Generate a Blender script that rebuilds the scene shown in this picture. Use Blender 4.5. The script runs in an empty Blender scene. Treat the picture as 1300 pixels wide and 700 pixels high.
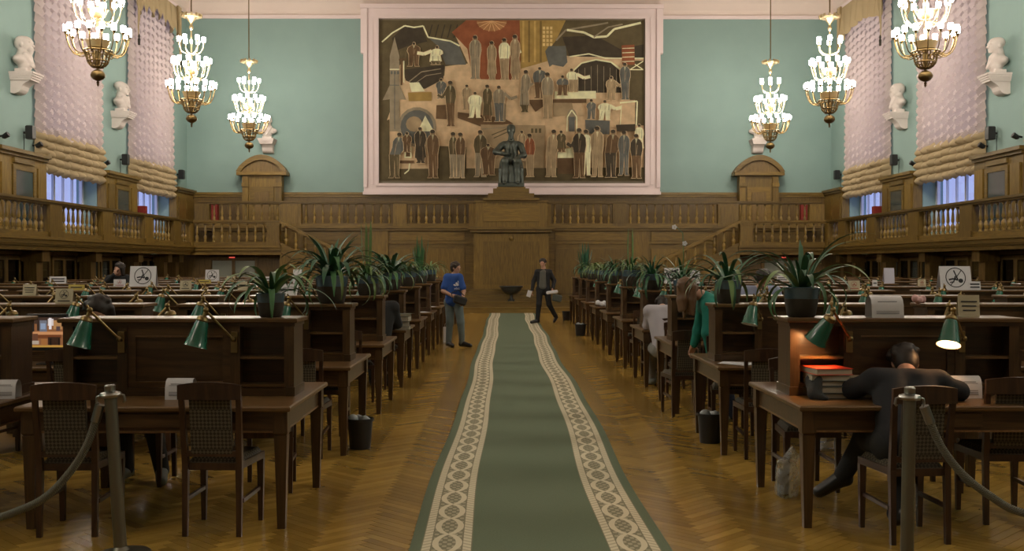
import bpy, math, random
import numpy as np
from math import sin, cos, pi, radians
from mathutils import Vector, Matrix

random.seed(7)
scene = bpy.context.scene
COL = scene.collection

# ------------------------------------------------------------------ camera
cam_d = bpy.data.cameras.new('camera')
cam = bpy.data.objects.new('camera', cam_d)
COL.objects.link(cam)
cam_d.sensor_width = 36.0
cam_d.lens = 36.0 * 1340 / 1300
cam_d.clip_end = 300
cam.location = (0, 0, 1.65)
cam.rotation_euler = (radians(90 - 0.6), 0, radians(-0.342))
scene.camera = cam

# ------------------------------------------------------------------ world: pale winter daylight outside the windows
world = bpy.data.worlds.new('world')
scene.world = world
world.use_nodes = True
bg = world.node_tree.nodes['Background']
bg.inputs['Color'].default_value = (0.50, 0.53, 0.90, 1)
bg.inputs['Strength'].default_value = 1.2

# ------------------------------------------------------------------ view
scene.view_settings.view_transform = 'Standard'
scene.view_settings.look = 'None'
scene.view_settings.gamma = 1.0
scene.view_settings.exposure = 0.0
scene.cycles.use_denoising = True
scene.cycles.max_bounces = 7
scene.cycles.diffuse_bounces = 4
scene.cycles.transparent_max_bounces = 12
scene.cycles.sample_clamp_indirect = 6.0
scene.cycles.caustics_reflective = False
scene.cycles.caustics_refractive = False
SHADE_STRENGTH = 90.0

# ------------------------------------------------------------------ helpers
def lin(c):
    c /= 255.0
    return c / 12.92 if c <= 0.04045 else ((c + 0.055) / 1.055) ** 2.4
def srgb(r, g, b):
    return (lin(r), lin(g), lin(b))
def mix3(a, b, t):
    return tuple(a[i] * (1 - t) + b[i] * t for i in range(3))

class MB:
    """Collects shapes into one mesh."""
    def __init__(s):
        s.v = []; s.f = []; s.c = []
    def add(s, vs, fs, col=None):
        o = len(s.v)
        s.v.extend([tuple(p) for p in vs])
        for f in fs:
            s.f.append(tuple(i + o for i in f)); s.c.append(col)
        return s
    def box(s, x0, x1, y0, y1, z0, z1, col=None, M=None):
        vs = [(x0,y0,z0),(x1,y0,z0),(x1,y1,z0),(x0,y1,z0),(x0,y0,z1),(x1,y0,z1),(x1,y1,z1),(x0,y1,z1)]
        if M is not None: vs = [M @ Vector(p) for p in vs]
        return s.add(vs, [(0,3,2,1),(4,5,6,7),(0,1,5,4),(1,2,6,5),(2,3,7,6),(3,0,4,7)], col)
    def bbox(s, x0, x1, y0, y1, z0, z1, b=0.006):
        """box with its top and bottom edges chamfered"""
        ring = lambda z, d: [(x0+d,y0+d,z),(x1-d,y0+d,z),(x1-d,y1-d,z),(x0+d,y1-d,z)]
        vs = ring(z0,b)+ring(z0+b,0)+ring(z1-b,0)+ring(z1,b)
        fs = [(3,2,1,0),(12,13,14,15)]
        for k in range(3):
            for i in range(4):
                j = (i+1) % 4
                fs.append((k*4+i, k*4+j, k*4+4+j, k*4+4+i))
        return s.add(vs, fs)
    def taper(s, cx, cy, z0, w0, z1, w1, d0=None, d1=None, ox=0, oy=0):
        d0 = w0 if d0 is None else d0; d1 = w1 if d1 is None else d1
        vs = []
        for z, w, d, x, y in ((z0,w0,d0,cx,cy),(z1,w1,d1,cx+ox,cy+oy)):
            vs += [(x-w/2,y-d/2,z),(x+w/2,y-d/2,z),(x+w/2,y+d/2,z),(x-w/2,y+d/2,z)]
        return s.add(vs, [(3,2,1,0),(4,5,6,7),(0,1,5,4),(1,2,6,5),(2,3,7,6),(3,0,4,7)])
    def lathe(s, prof, seg=12, cx=0, cy=0, cz=0, M=None, cap=True, col=None):
        vs = []; fs = []
        for r, z in prof:
            for k in range(seg):
                a = 2*pi*k/seg
                p = Vector((cx + r*cos(a), cy + r*sin(a), cz + z))
                vs.append(M @ p if M is not None else p)
        for i in range(len(prof)-1):
            for k in range(seg):
                j = (k+1) % seg
                fs.append((i*seg+k, i*seg+j, (i+1)*seg+j, (i+1)*seg+k))
        if cap:
            fs.append(tuple(range(seg-1, -1, -1)))
            n = (len(prof)-1)*seg
            fs.append(tuple(range(n, n+seg)))
        return s.add(vs, fs, col)
    def tube(s, pts, r, seg=8, cap=True):
        pts = [Vector(p) for p in pts]
        n = len(pts)
        rs = r if isinstance(r, (list, tuple)) else [r]*n
        vs = []; fs = []
        t0 = (pts[1]-pts[0]).normalized()
        up = Vector((0,0,1)) if abs(t0.z) < 0.9 else Vector((1,0,0))
        nrm = t0.cross(up).normalized()
        for i, p in enumerate(pts):
            t = (pts[min(i+1,n-1)] - pts[max(i-1,0)]).normalized()
            nrm = (nrm - t*nrm.dot(t)).normalized()
            b = t.cross(nrm)
            for k in range(seg):
                a = 2*pi*k/seg
                vs.append(p + (nrm*cos(a) + b*sin(a))*rs[i])
        for i in range(n-1):
            for k in range(seg):
                j = (k+1) % seg
                fs.append((i*seg+k, i*seg+j, (i+1)*seg+j, (i+1)*seg+k))
        if cap:
            fs.append(tuple(range(seg-1,-1,-1))); fs.append(tuple(range((n-1)*seg, n*seg)))
        return s.add(vs, fs)
    def prism(s, poly, d0, d1, plane='xz', col=None):
        n = len(poly); vs = []
        for d in (d0, d1):
            for a, b in poly:
                vs.append((a, d, b) if plane == 'xz' else (d, a, b) if plane == 'yz' else (a, b, d))
        fs = [tuple(range(n)), tuple(range(2*n-1, n-1, -1))]
        for i in range(n):
            j = (i+1) % n
            fs.append((j, i, n+i, n+j))
        return s.add(vs, fs, col)
    def sphere(s, c, r, seg=10, rings=6, M=None):
        rx, ry, rz = r if isinstance(r, (tuple, list)) else (r, r, r)
        vs = []; fs = []
        for i in range(rings+1):
            th = pi*i/rings
            for k in range(seg):
                a = 2*pi*k/seg
                p = Vector((rx*sin(th)*cos(a), ry*sin(th)*sin(a), rz*cos(th)))
                if M is not None: p = M @ p
                vs.append((c[0]+p.x, c[1]+p.y, c[2]+p.z))
        for i in range(rings):
            for k in range(seg):
                j = (k+1) % seg
                fs.append((i*seg+k, (i+1)*seg+k, (i+1)*seg+j, i*seg+j))
        return s.add(vs, fs)
    def grid(s, fn, nu, nv, col=None):
        vs = [fn(i/nu, j/nv) for j in range(nv+1) for i in range(nu+1)]
        fs = [(j*(nu+1)+i, j*(nu+1)+i+1, (j+1)*(nu+1)+i+1, (j+1)*(nu+1)+i) for j in range(nv) for i in range(nu)]
        return s.add(vs, fs, col)
    def mesh(s, name, mat, smooth=False):
        me = bpy.data.meshes.new(name)
        me.from_pydata(s.v, [], s.f)
        if mat is not None: me.materials.append(mat)
        if any(c is not None for c in s.c):
            at = me.color_attributes.new('tone', 'FLOAT_COLOR', 'CORNER')
            buf = []
            for f, c in zip(s.f, s.c):
                c = c or (1,1,1)
                buf.extend((c[0],c[1],c[2],1.0)*len(f))
            at.data.foreach_set('color', buf)
        if smooth:
            me.polygons.foreach_set('use_smooth', [True]*len(me.polygons))
            try: me.set_sharp_from_angle(angle=radians(40))
            except Exception: pass
        me.update()
        return me

def place(name, me, parent=None, loc=(0,0,0), rot=(0,0,0), sc=None):
    o = bpy.data.objects.new(name, me)
    COL.objects.link(o)
    if parent is not None: o.parent = parent
    o.location = loc; o.rotation_euler = rot
    if sc is not None: o.scale = sc if isinstance(sc,(tuple,list)) else (sc,sc,sc)
    return o
def part(name, mb, mat, parent=None, loc=(0,0,0), rot=(0,0,0), smooth=False):
    return place(name, mb.mesh(name, mat, smooth), parent, loc, rot)
def tag(o, label=None, cat=None, group=None, kind=None):
    if label: o['label'] = label
    if cat: o['category'] = cat
    if group: o['group'] = group
    if kind: o['kind'] = kind
    return o
def thing(name, label, cat, loc=(0,0,0), rz=0, group=None):
    o = place(name, None, None, loc, (0,0,rz))
    o.empty_display_size = 0.1
    return tag(o, label, cat, group)
def structure(name, mb, mat, parent=None):
    o = part(name, mb, mat, parent)
    if parent is None: o['kind'] = 'structure'
    return o
KIDS = {}
def kids(o):
    return list(o.children)
def dup(root, loc, rz=None, label=None, group=None):
    r = root.copy(); COL.objects.link(r)
    r.location = loc
    if rz is not None: r.rotation_euler = (0,0,rz)
    if label: r['label'] = label
    if group: r['group'] = group
    if root.name not in KIDS:
        KIDS[root.name] = [(c, list(c.children)) for c in root.children]
    for ch, gs in KIDS[root.name]:
        c = ch.copy(); COL.objects.link(c); c.parent = r
        for g in gs:
            d = g.copy(); COL.objects.link(d); d.parent = c
    return r

ORD = ['first','second','third','fourth','fifth','sixth','seventh','eighth','ninth','tenth','eleventh','twelfth']
# a point of the picture at a known depth (metres ahead of the camera)
def PX(px, Y): return (px-642)/1340*Y
def PZ(py, Y): return 1.65 + (336-py)/1340*Y

# ------------------------------------------------------------------ materials
def new_mat(name):
    m = bpy.data.materials.new(name); m.use_nodes = True
    nt = m.node_tree
    return m, nt, nt.nodes['Principled BSDF']
def plain(name, col, rough=0.5, metal=0.0, noise=0.0, nscale=8.0, bump=0.0, spec=None, emit=None, estr=0.0, coat=0.0):
    m, nt, b = new_mat(name)
    b.inputs['Base Color'].default_value = (*col, 1)
    b.inputs['Roughness'].default_value = rough
    b.inputs['Metallic'].default_value = metal
    if spec is not None: b.inputs['Specular IOR Level'].default_value = spec
    if coat: b.inputs['Coat Weight'].default_value = coat; b.inputs['Coat Roughness'].default_value = 0.1
    if emit:
        b.inputs['Emission Color'].default_value = (*emit, 1); b.inputs['Emission Strength'].default_value = estr
    if noise or bump:
        tc = nt.nodes.new('ShaderNodeTexCoord'); n = nt.nodes.new('ShaderNodeTexNoise')
        n.inputs['Scale'].default_value = nscale; n.inputs['Detail'].default_value = 4
        nt.links.new(tc.outputs['Object'], n.inputs['Vector'])
        if noise:
            mx = nt.nodes.new('ShaderNodeMix'); mx.data_type = 'RGBA'
            mx.inputs[6].default_value = (*[c*(1-noise) for c in col],1)
            mx.inputs[7].default_value = (*[min(1,c*(1+noise)) for c in col],1)
            nt.links.new(n.outputs['Fac'], mx.inputs[0]); nt.links.new(mx.outputs[2], b.inputs['Base Color'])
        if bump:
            bp = nt.nodes.new('ShaderNodeBump'); bp.inputs['Strength'].default_value = bump; bp.inputs['Distance'].default_value = 0.01
            nt.links.new(n.outputs['Fac'], bp.inputs['Height']); nt.links.new(bp.outputs['Normal'], b.inputs['Normal'])
    return m
def wood(name, c1, c2, rough=0.4, scale=(14,14,1.2), vary=0.25, spec=0.5):
    """grain stretched along one axis, tone shifted per object"""
    m, nt, b = new_mat(name)
    tc = nt.nodes.new('ShaderNodeTexCoord'); mp = nt.nodes.new('ShaderNodeMapping'); mp.inputs['Scale'].default_value = scale
    n = nt.nodes.new('ShaderNodeTexNoise'); n.inputs['Scale'].default_value = 1.6; n.inputs['Detail'].default_value = 6; n.inputs['Distortion'].default_value = 1.2
    cr = nt.nodes.new('ShaderNodeValToRGB')
    cr.color_ramp.elements[0].position = 0.3; cr.color_ramp.elements[0].color = (*c1,1)
    cr.color_ramp.elements[1].position = 0.72; cr.color_ramp.elements[1].color = (*c2,1)
    oi = nt.nodes.new('ShaderNodeObjectInfo'); hs = nt.nodes.new('ShaderNodeHueSaturation')
    ma = nt.nodes.new('ShaderNodeMapRange'); ma.inputs['To Min'].default_value = 1-vary; ma.inputs['To Max'].default_value = 1+vary
    nt.links.new(tc.outputs['Object'], mp.inputs['Vector']); nt.links.new(mp.outputs['Vector'], n.inputs['Vector'])
    nt.links.new(n.outputs['Fac'], cr.inputs['Fac']); nt.links.new(cr.outputs['Color'], hs.inputs['Color'])
    nt.links.new(oi.outputs['Random'], ma.inputs['Value']); nt.links.new(ma.outputs['Result'], hs.inputs['Value'])
    nt.links.new(hs.outputs['Color'], b.inputs['Base Color'])
    b.inputs['Roughness'].default_value = rough; b.inputs['Specular IOR Level'].default_value = spec
    bp = nt.nodes.new('ShaderNodeBump'); bp.inputs['Strength'].default_value = 0.08; bp.inputs['Distance'].default_value = 0.004
    nt.links.new(n.outputs['Fac'], bp.inputs['Height']); nt.links.new(bp.outputs['Normal'], b.inputs['Normal'])
    return m
def attr_mat(name, rough=0.6, noise=0.15, nscale=10, spec=0.3, mul=1.0):
    """colour comes from the pieces' own colour attribute"""
    m, nt, b = new_mat(name)
    a = nt.nodes.new('ShaderNodeAttribute'); a.attribute_name = 'tone'
    tc = nt.nodes.new('ShaderNodeTexCoord'); n = nt.nodes.new('ShaderNodeTexNoise'); n.inputs['Scale'].default_value = nscale; n.inputs['Detail'].default_value = 5
    nt.links.new(tc.outputs['Object'], n.inputs['Vector'])
    mr = nt.nodes.new('ShaderNodeMapRange'); mr.inputs['To Min'].default_value = mul*(1-noise); mr.inputs['To Max'].default_value = mul*(1+noise)
    nt.links.new(n.outputs['Fac'], mr.inputs['Value'])
    vm = nt.nodes.new('ShaderNodeVectorMath'); vm.operation = 'SCALE'
    nt.links.new(a.outputs['Color'], vm.inputs[0]); nt.links.new(mr.outputs['Result'], vm.inputs['Scale'])
    nt.links.new(vm.outputs['Vector'], b.inputs['Base Color'])
    b.inputs['Roughness'].default_value = rough; b.inputs['Specular IOR Level'].default_value = spec
    return m
def glass_mat(name, tint=(0.9,0.95,1), clear=0.85, rough=0.03):
    m, nt, b = new_mat(name)
    nt.nodes.remove(b)
    out = nt.nodes['Material Output']
    t = nt.nodes.new('ShaderNodeBsdfTransparent'); t.inputs['Color'].default_value = (*tint,1)
    g = nt.nodes.new('ShaderNodeBsdfGlossy'); g.inputs['Roughness'].default_value = rough
    mx = nt.nodes.new('ShaderNodeMixShader'); mx.inputs[0].default_value = 1-clear
    nt.links.new(t.outputs[0], mx.inputs[1]); nt.links.new(g.outputs[0], mx.inputs[2]); nt.links.new(mx.outputs[0], out.inputs['Surface'])
    return m
def cloth_mat(name, col, trans=0.3, tcol=None):
    m, nt, b = new_mat(name)
    nt.nodes.remove(b)
    out = nt.nodes['Material Output']
    d = nt.nodes.new('ShaderNodeBsdfDiffuse'); d.inputs['Color'].default_value = (*col,1)
    t = nt.nodes.new('ShaderNodeBsdfTranslucent'); t.inputs['Color'].default_value = (*(tcol or col),1)
    mx = nt.nodes.new('ShaderNodeMixShader'); mx.inputs[0].default_value = trans
    nt.links.new(d.outputs[0], mx.inputs[1]); nt.links.new(t.outputs[0], mx.inputs[2]); nt.links.new(mx.outputs[0], out.inputs['Surface'])
    return m

M_teal = plain('teal_plaster', (0.245,0.365,0.338), 0.85, noise=0.07, nscale=1.3, bump=0.05)
M_cream = plain('cream_plaster', (0.72,0.62,0.56), 0.85, noise=0.03, nscale=2)
M_frame = plain('white_moulding', (0.78,0.67,0.66), 0.6, noise=0.03, nscale=3)
M_oak = wood('golden_oak', (0.118,0.070,0.011), (0.235,0.150,0.027), 0.42)
M_oakh = wood('golden_oak_lengthwise', (0.118,0.070,0.011), (0.235,0.150,0.027), 0.42, scale=(1.2,14,14))
M_oaky = wood('golden_oak_sideways', (0.100,0.061,0.010), (0.200,0.128,0.025), 0.42, scale=(14,1.2,14))
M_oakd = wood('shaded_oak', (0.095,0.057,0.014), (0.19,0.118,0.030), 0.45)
M_desk = wood('dark_stained_wood', (0.042,0.022,0.009), (0.098,0.052,0.020), 0.30, scale=(1.4,16,16))
M_deskv = wood('dark_stained_wood_upright', (0.040,0.021,0.008), (0.092,0.049,0.019), 0.33, scale=(16,16,1.4))
M_top = wood('worn_desk_top', (0.085,0.046,0.016), (0.160,0.090,0.033), 0.32, scale=(1.4,16,16), vary=0.15)
M_edge = wood('light_edge_wood', (0.13,0.068,0.026), (0.22,0.12,0.05), 0.35, scale=(16,1.4,16))  # lighter wood tone for the desk beads
M_chair = wood('dark_chair_wood', (0.030,0.014,0.007), (0.072,0.034,0.015), 0.34)
M_brass = plain('aged_brass', (0.26,0.19,0.085), 0.38, 1.0, noise=0.2, nscale=20)
M_gold = plain('gilded_metal', (0.72,0.60,0.36), 0.34, 1.0)
M_bronze = plain('dark_bronze_metal', (0.20,0.14,0.06), 0.4, 1.0)
M_green = plain('green_enamel', (0.010,0.112,0.068), 0.26, coat=0.6)
M_greenin = plain('white_enamel', (0.8,0.78,0.72), 0.4)
M_shade = plain('lit_frosted_glass', (0.9,0.88,0.85), 0.5, emit=(1.0,0.88,0.74), estr=SHADE_STRENGTH)
M_plaster = plain('white_plaster', (0.66,0.60,0.56), 0.75, noise=0.06, nscale=9)
M_black = plain('black_plastic', (0.012,0.012,0.013), 0.45)
M_statue = plain('patinated_bronze', (0.075,0.090,0.075), 0.40, 0.5, noise=0.3, nscale=5)
M_red = plain('red_paint', (0.22,0.018,0.012), 0.5)
M_pane = glass_mat('window_glass')
M_dglass = glass_mat('bookcase_glass', (0.55,0.6,0.6), 0.80, 0.06)
M_paper = plain('white_paper', (0.66,0.66,0.69), 0.8)
M_beige = plain('beige_card', (0.54,0.49,0.34), 0.8)
M_yellow = plain('yellow_card', (0.50,0.40,0.10), 0.8)
M_ink = plain('black_ink', (0.03,0.03,0.035), 0.8)
M_inkred = plain('red_ink', (0.35,0.05,0.05), 0.8)
M_winframe = plain('white_window_paint', (0.62,0.66,0.74), 0.5)
M_reveal = plain('blue_green_reveal', (0.22,0.42,0.46), 0.8)
M_sheer = cloth_mat('ruched_sheer_cloth', (0.56,0.47,0.43), 0.20, (0.72,0.68,0.78))
M_goldcloth = cloth_mat('gold_ruffle_cloth', (0.42,0.335,0.20), 0.10)
M_leaf = plain('green_leaf', (0.050,0.150,0.055), 0.40, noise=0.35, nscale=6)
M_leaf2 = plain('pale_leaf', (0.15,0.24,0.085), 0.42, noise=0.35, nscale=6)
M_leaf3 = plain('blue_green_leaf', (0.042,0.130,0.072), 0.38, noise=0.35, nscale=6)
M_pot = plain('brown_pot_wrap', (0.040,0.032,0.022), 0.7, noise=0.3, nscale=12, bump=0.4)
M_potrim = plain('blue_glazed_rim', (0.08,0.14,0.19), 0.14, coat=0.8)
M_soil = plain('dark_soil', (0.02,0.014,0.01), 0.95)
M_skin = plain('skin', (0.46,0.26,0.18), 0.55)
M_hair = plain('dark_hair', (0.018,0.013,0.010), 0.55)
M_hairbrown = plain('brown_hair', (0.12,0.062,0.028), 0.5)
M_chrome = plain('brushed_steel', (0.34,0.34,0.32), 0.30, 1.0)
M_steelpost = plain('dull_steel_post', (0.20,0.19,0.15), 0.38, 0.85)
M_cabglass = plain('dark_cabinet_glass', (0.05,0.07,0.07), 0.06, spec=0.8)
M_doorpane = plain('frosted_door_pane', (0.22,0.24,0.20), 0.4)

# ------------------------------------------------------------------ smooth solids for bodies (signed distance -> surface nets)
class Solid:
    def __init__(s, k=0.02): s.p = []; s.k = k
    def cap(s, a, b, r0, r1=None, k=None):
        s.p.append(('c', np.array(a,float), np.array(b,float), r0, r0 if r1 is None else r1, k)); return s
    def chain(s, pts, rs, k=None):
        for i in range(len(pts)-1): s.cap(pts[i], pts[i+1], rs[i], rs[i+1], k)
        return s
    def ell(s, c, r, R=None, k=None):
        s.p.append(('e', np.array(c,float), np.array(r,float), np.eye(3) if R is None else np.array(R,float), None, k)); return s
    def rbox(s, c, h, r=0.01, R=None, k=None):
        s.p.append(('b', np.array(c,float), np.array(h,float), np.eye(3) if R is None else np.array(R,float), r, k)); return s
    def cut(s, fn): s.p.append(('x', fn)); return s
    def bounds(s):
        lo = np.full(3,1e9); hi = -lo
        for q in s.p:
            if q[0]=='c':
                r = max(q[3],q[4])
                for e in (q[1],q[2]): lo = np.minimum(lo,e-r); hi = np.maximum(hi,e+r)
            elif q[0]=='e':
                r = q[2].max(); lo = np.minimum(lo,q[1]-r); hi = np.maximum(hi,q[1]+r)
            elif q[0]=='b':
                r = np.linalg.norm(q[2]); lo = np.minimum(lo,q[1]-r); hi = np.maximum(hi,q[1]+r)
        return lo, hi
    def mesh(s, name, mat, h=0.012):
        lo, hi = s.bounds(); lo = lo-3*h-0.01; hi = hi+3*h+0.01
        n = np.ceil((hi-lo)/h).astype(int)+1
        ax = [lo[i]+h*np.arange(n[i]) for i in range(3)]
        F = np.full(tuple(n), 1.0, np.float32)
        for q in s.p:
            if q[0]=='x':
                X,Y,Z = np.meshgrid(*ax, indexing='ij'); F = np.maximum(F, q[1](X,Y,Z)); continue
            k = q[5] if q[5] is not None else s.k
            if q[0]=='c': r = max(q[3],q[4]); l = np.minimum(q[1],q[2])-r; u = np.maximum(q[1],q[2])+r
            elif q[0]=='e': r = q[2].max(); l = q[1]-r; u = q[1]+r
            else: r = np.linalg.norm(q[2]); l = q[1]-r; u = q[1]+r
            mgn = k+4*h
            i0 = np.clip(np.floor((l-mgn-lo)/h).astype(int),0,n-1); i1 = np.clip(np.ceil((u+mgn-lo)/h).astype(int)+1,1,n)
            sl = tuple(slice(i0[i],i1[i]) for i in range(3))
            X,Y,Z = np.meshgrid(*[ax[i][sl[i]] for i in range(3)], indexing='ij')
            if q[0]=='c':
                a,b = q[1],q[2]; ab = b-a; L2 = max(float(ab@ab),1e-9)
                t = np.clip(((X-a[0])*ab[0]+(Y-a[1])*ab[1]+(Z-a[2])*ab[2])/L2,0,1)
                D = np.sqrt((X-a[0]-t*ab[0])**2+(Y-a[1]-t*ab[1])**2+(Z-a[2]-t*ab[2])**2)-(q[3]+(q[4]-q[3])*t)
            else:
                Rm = q[3]; dx,dy,dz = X-q[1][0],Y-q[1][1],Z-q[1][2]
                u_ = [Rm[0][i]*dx+Rm[1][i]*dy+Rm[2][i]*dz for i in range(3)]   # columns of Rm are the axes
                if q[0]=='e':
                    rr = q[2]; k0 = np.sqrt(sum((u_[i]/rr[i])**2 for i in range(3))); k1 = np.sqrt(sum((u_[i]/rr[i]**2)**2 for i in range(3)))+1e-9
                    D = k0*(k0-1)/k1
                else:
                    hh = q[2]-q[4]; qq = [np.abs(u_[i])-hh[i] for i in range(3)]
                    D = np.sqrt(sum(np.maximum(v,0)**2 for v in qq))+np.minimum(np.maximum(np.maximum(qq[0],qq[1]),qq[2]),0)-q[4]
            f = F[sl]
            if k > 0:
                hmx = np.maximum(k-np.abs(f-D),0)/k
                F[sl] = np.minimum(f,D)-hmx*hmx*k*0.25
            else: F[sl] = np.minimum(f,D)
        return surface_nets(F, lo, h, name, mat)
def surface_nets(F, lo, h, name, mat):
    S = F < 0
    nx,ny,nz = F.shape
    c = [(i,j,k) for i in (0,1) for j in (0,1) for k in (0,1)]
    V = lambda A,i,j,k: A[i:nx-1+i, j:ny-1+j, k:nz-1+k]
    cnt = sum(V(S,*q).astype(np.int8) for q in c)
    M = (cnt>0)&(cnt<8)
    idx = np.full(M.shape,-1,int); idx[M] = np.arange(M.sum())
    I,J,K = np.nonzero(M)
    acc = np.zeros((len(I),3)); num = np.zeros(len(I))
    for a in range(8):
        for b in range(a+1,8):
            d = [c[b][i]-c[a][i] for i in range(3)]
            if sum(map(abs,d)) != 1: continue
            fa = F[I+c[a][0],J+c[a][1],K+c[a][2]]; fb = F[I+c[b][0],J+c[b][1],K+c[b][2]]
            cr = (fa<0)!=(fb<0); t = np.where(cr, fa/np.where(fa==fb,1,fa-fb), 0)
            p = np.array(c[a])[None,:]+t[:,None]*np.array(d)[None,:]
            acc += np.where(cr[:,None],p,0); num += cr
    P = (np.stack([I,J,K],1)+acc/num[:,None])*h+lo
    faces = []
    for ax in range(3):
        o1,o2 = [(1,2),(2,0),(0,1)][ax]
        s0 = [slice(1,-1)]*3; s1 = [slice(1,-1)]*3
        s0[ax] = slice(0,-1); s1[ax] = slice(1,None)
        A = S[tuple(s0)]; B = S[tuple(s1)]
        for sign in (0,1):
            E = (A&~B) if sign==0 else (~A&B)
            e = np.stack(np.nonzero(E),1)
            off = np.ones(3,int); off[ax] = 0
            e = e+off
            def at(d1,d2):
                q = e.copy(); q[:,o1] -= d1; q[:,o2] -= d2
                return idx[q[:,0],q[:,1],q[:,2]]
            q4 = [at(1,1),at(0,1),at(0,0),at(1,0)]
            if sign==1: q4 = q4[::-1]
            faces.append(np.stack(q4,1))
    Fc = np.concatenate(faces)
    me = bpy.data.meshes.new(name)
    me.vertices.add(len(P)); me.vertices.foreach_set('co', P.astype(np.float32).ravel())
    me.loops.add(len(Fc)*4); me.loops.foreach_set('vertex_index', Fc.astype(np.int32).ravel())
    me.polygons.add(len(Fc)); me.polygons.foreach_set('loop_start', np.arange(0,len(Fc)*4,4,dtype=np.int32))
    me.materials.append(mat)
    me.polygons.foreach_set('use_smooth',[True]*len(Fc))
    me.update(calc_edges=True); me.validate()
    return me
# ------------------------------------------------------------------ the hall
CX = 0.15            # the hall's long axis
HW = 12.2            # half width, axis to side wall
YB = 40.0            # back wall
WINS = (22.55, 29.2, 35.85)
def SX(s, d): return CX + s*d
def xr(s, d0, d1):
    a, b = SX(s,d0), SX(s,d1)
    return (min(a,b), max(a,b))

m = MB().box(CX-13, CX+13, -3.4, 40.4, -0.25, -0.003)
M_floorbase = plain('floor_base', (0.20,0.115,0.032), 0.28, noise=0.25, nscale=6)
floor_o = structure('floor', m, M_floorbase)
# ceiling with its cove
m = MB(); vs = []; N = 8
for t in range(N+1):
    a = pi/2*t/N; ins = 1.5*(1-cos(a)); z = 11.0 + 1.3*sin(a)
    vs += [(CX-HW+ins,-3+ins,z),(CX+HW-ins,-3+ins,z),(CX+HW-ins,YB-ins,z),(CX-HW+ins,YB-ins,z)]
fs = []
for t in range(N):
    for i in range(4):
        j = (i+1)%4
        fs.append((t*4+j, t*4+i, t*4+4+i, t*4+4+j))
fs.append((N*4+3,N*4+2,N*4+1,N*4))
m.add(vs, fs)
m.box(CX-13.2, CX+13.2, -3.6, 40.6, 12.32, 12.5)
structure('ceiling', m, M_cream)
structure('wall_back', MB().box(CX-HW-0.6, CX+HW+0.6, YB, YB+0.4, -0.25, 12.3), M_teal)
M_gallerywall = plain('dim_entrance_wall', (0.26,0.24,0.19), 0.8)
structure('wall_front', MB().box(CX-HW-0.6, CX+HW+0.6, -3.4, -3.0, -0.25, 12.3), M_gallerywall)
for s, nm in ((-1,'wall_left'),(1,'wall_right')):
    m = MB(); x0, x1 = xr(s, HW, HW+0.6)
    y = -3.0
    for wc in WINS:
        m.box(x0,x1,y,wc-2.0,-0.25,12.3)
        m.box(x0,x1,wc-2.0,wc+2.0,-0.25,2.6)
        m.box(x0,x1,wc-2.0,wc+2.0,10.7,12.3)
        y = wc+2.0
    m.box(x0,x1,y,YB,-0.25,12.3)
    structure(nm, m, M_teal)
k = 0
for s in (-1,1):
    for wc in WINS:
        k += 1
        x0, x1 = xr(s, HW+0.38, HW+0.48)
        m = MB()
        m.box(x0,x1,wc-2.0,wc-1.88,2.6,10.7); m.box(x0,x1,wc+1.88,wc+2.0,2.6,10.7)
        m.box(x0,x1,wc-1.88,wc+1.88,2.6,2.75); m.box(x0,x1,wc-1.88,wc+1.88,10.55,10.7)
        w = structure('window_%d' % k, m, M_winframe)
        xs0, xs1 = xr(s, HW+0.39, HW+0.46)
        for q in range(1,6):
            yy = wc-1.88+3.76*q/6
            hw_ = 0.045 if q == 3 else 0.014
            part('mullion', MB().box(xs0,xs1,yy-hw_,yy+hw_,2.75,10.55), M_winframe, w)
        for q in range(1,4):
            zz = 2.75 + 7.8*q/4
            part('transom', MB().box(xs0,xs1,wc-1.88,wc+1.88,zz-0.05,zz+0.05), M_winframe, w)
        xm = SX(s, HW+0.43)
        for q in range(6):
            for r in range(4):
                ya = wc-1.88+3.76*q/6+0.045; yb2 = wc-1.88+3.76*(q+1)/6-0.045
                za = 2.75+7.8*r/4+0.045; zb = 2.75+7.8*(r+1)/4-0.045
                part('pane', MB().box(xm-0.004,xm+0.004,ya,yb2,za,zb), M_pane, w)
        xi0, xi1 = xr(s, HW+0.02, HW+0.38)
        part('sill', MB().box(xi0,xi1,wc-1.99,wc+1.99,2.6,2.64), M_frame, w)
# cornice lines under the ceiling
structure('trim_1', MB().box(CX-HW,CX+HW,YB-0.07,YB,10.93,11.06), M_frame)
M_darkline = plain('dark_picture_rail', (0.05,0.045,0.035), 0.6)
for q, s in ((2,-1),(3,1)):
    x0,x1 = xr(s,HW-0.06,HW)
    structure('trim_%d' % q, MB().box(x0,x1,-3,YB-0.08,10.95,11.04), M_darkline)

# oak dado along the back wall: carcass, with its stiles and panels as pieces
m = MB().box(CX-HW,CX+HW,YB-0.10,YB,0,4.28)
M_dado = wood('dado_oak', (0.070,0.041,0.008), (0.135,0.083,0.017), 0.45)  # the dado's darker oak, deepened further as shade behind the balusters
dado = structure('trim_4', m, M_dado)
m = MB().box(CX-HW,CX+HW,YB-0.18,YB,4.28,4.37); m.box(CX-HW,CX+HW,YB-0.14,YB-0.1,4.2,4.28)
part('cornice', m, M_oakh, dado)
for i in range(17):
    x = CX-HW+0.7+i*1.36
    part('panel', MB().box(x,x+1.16,YB-0.135,YB-0.10,3.1,4.12), M_dado, dado)

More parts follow.
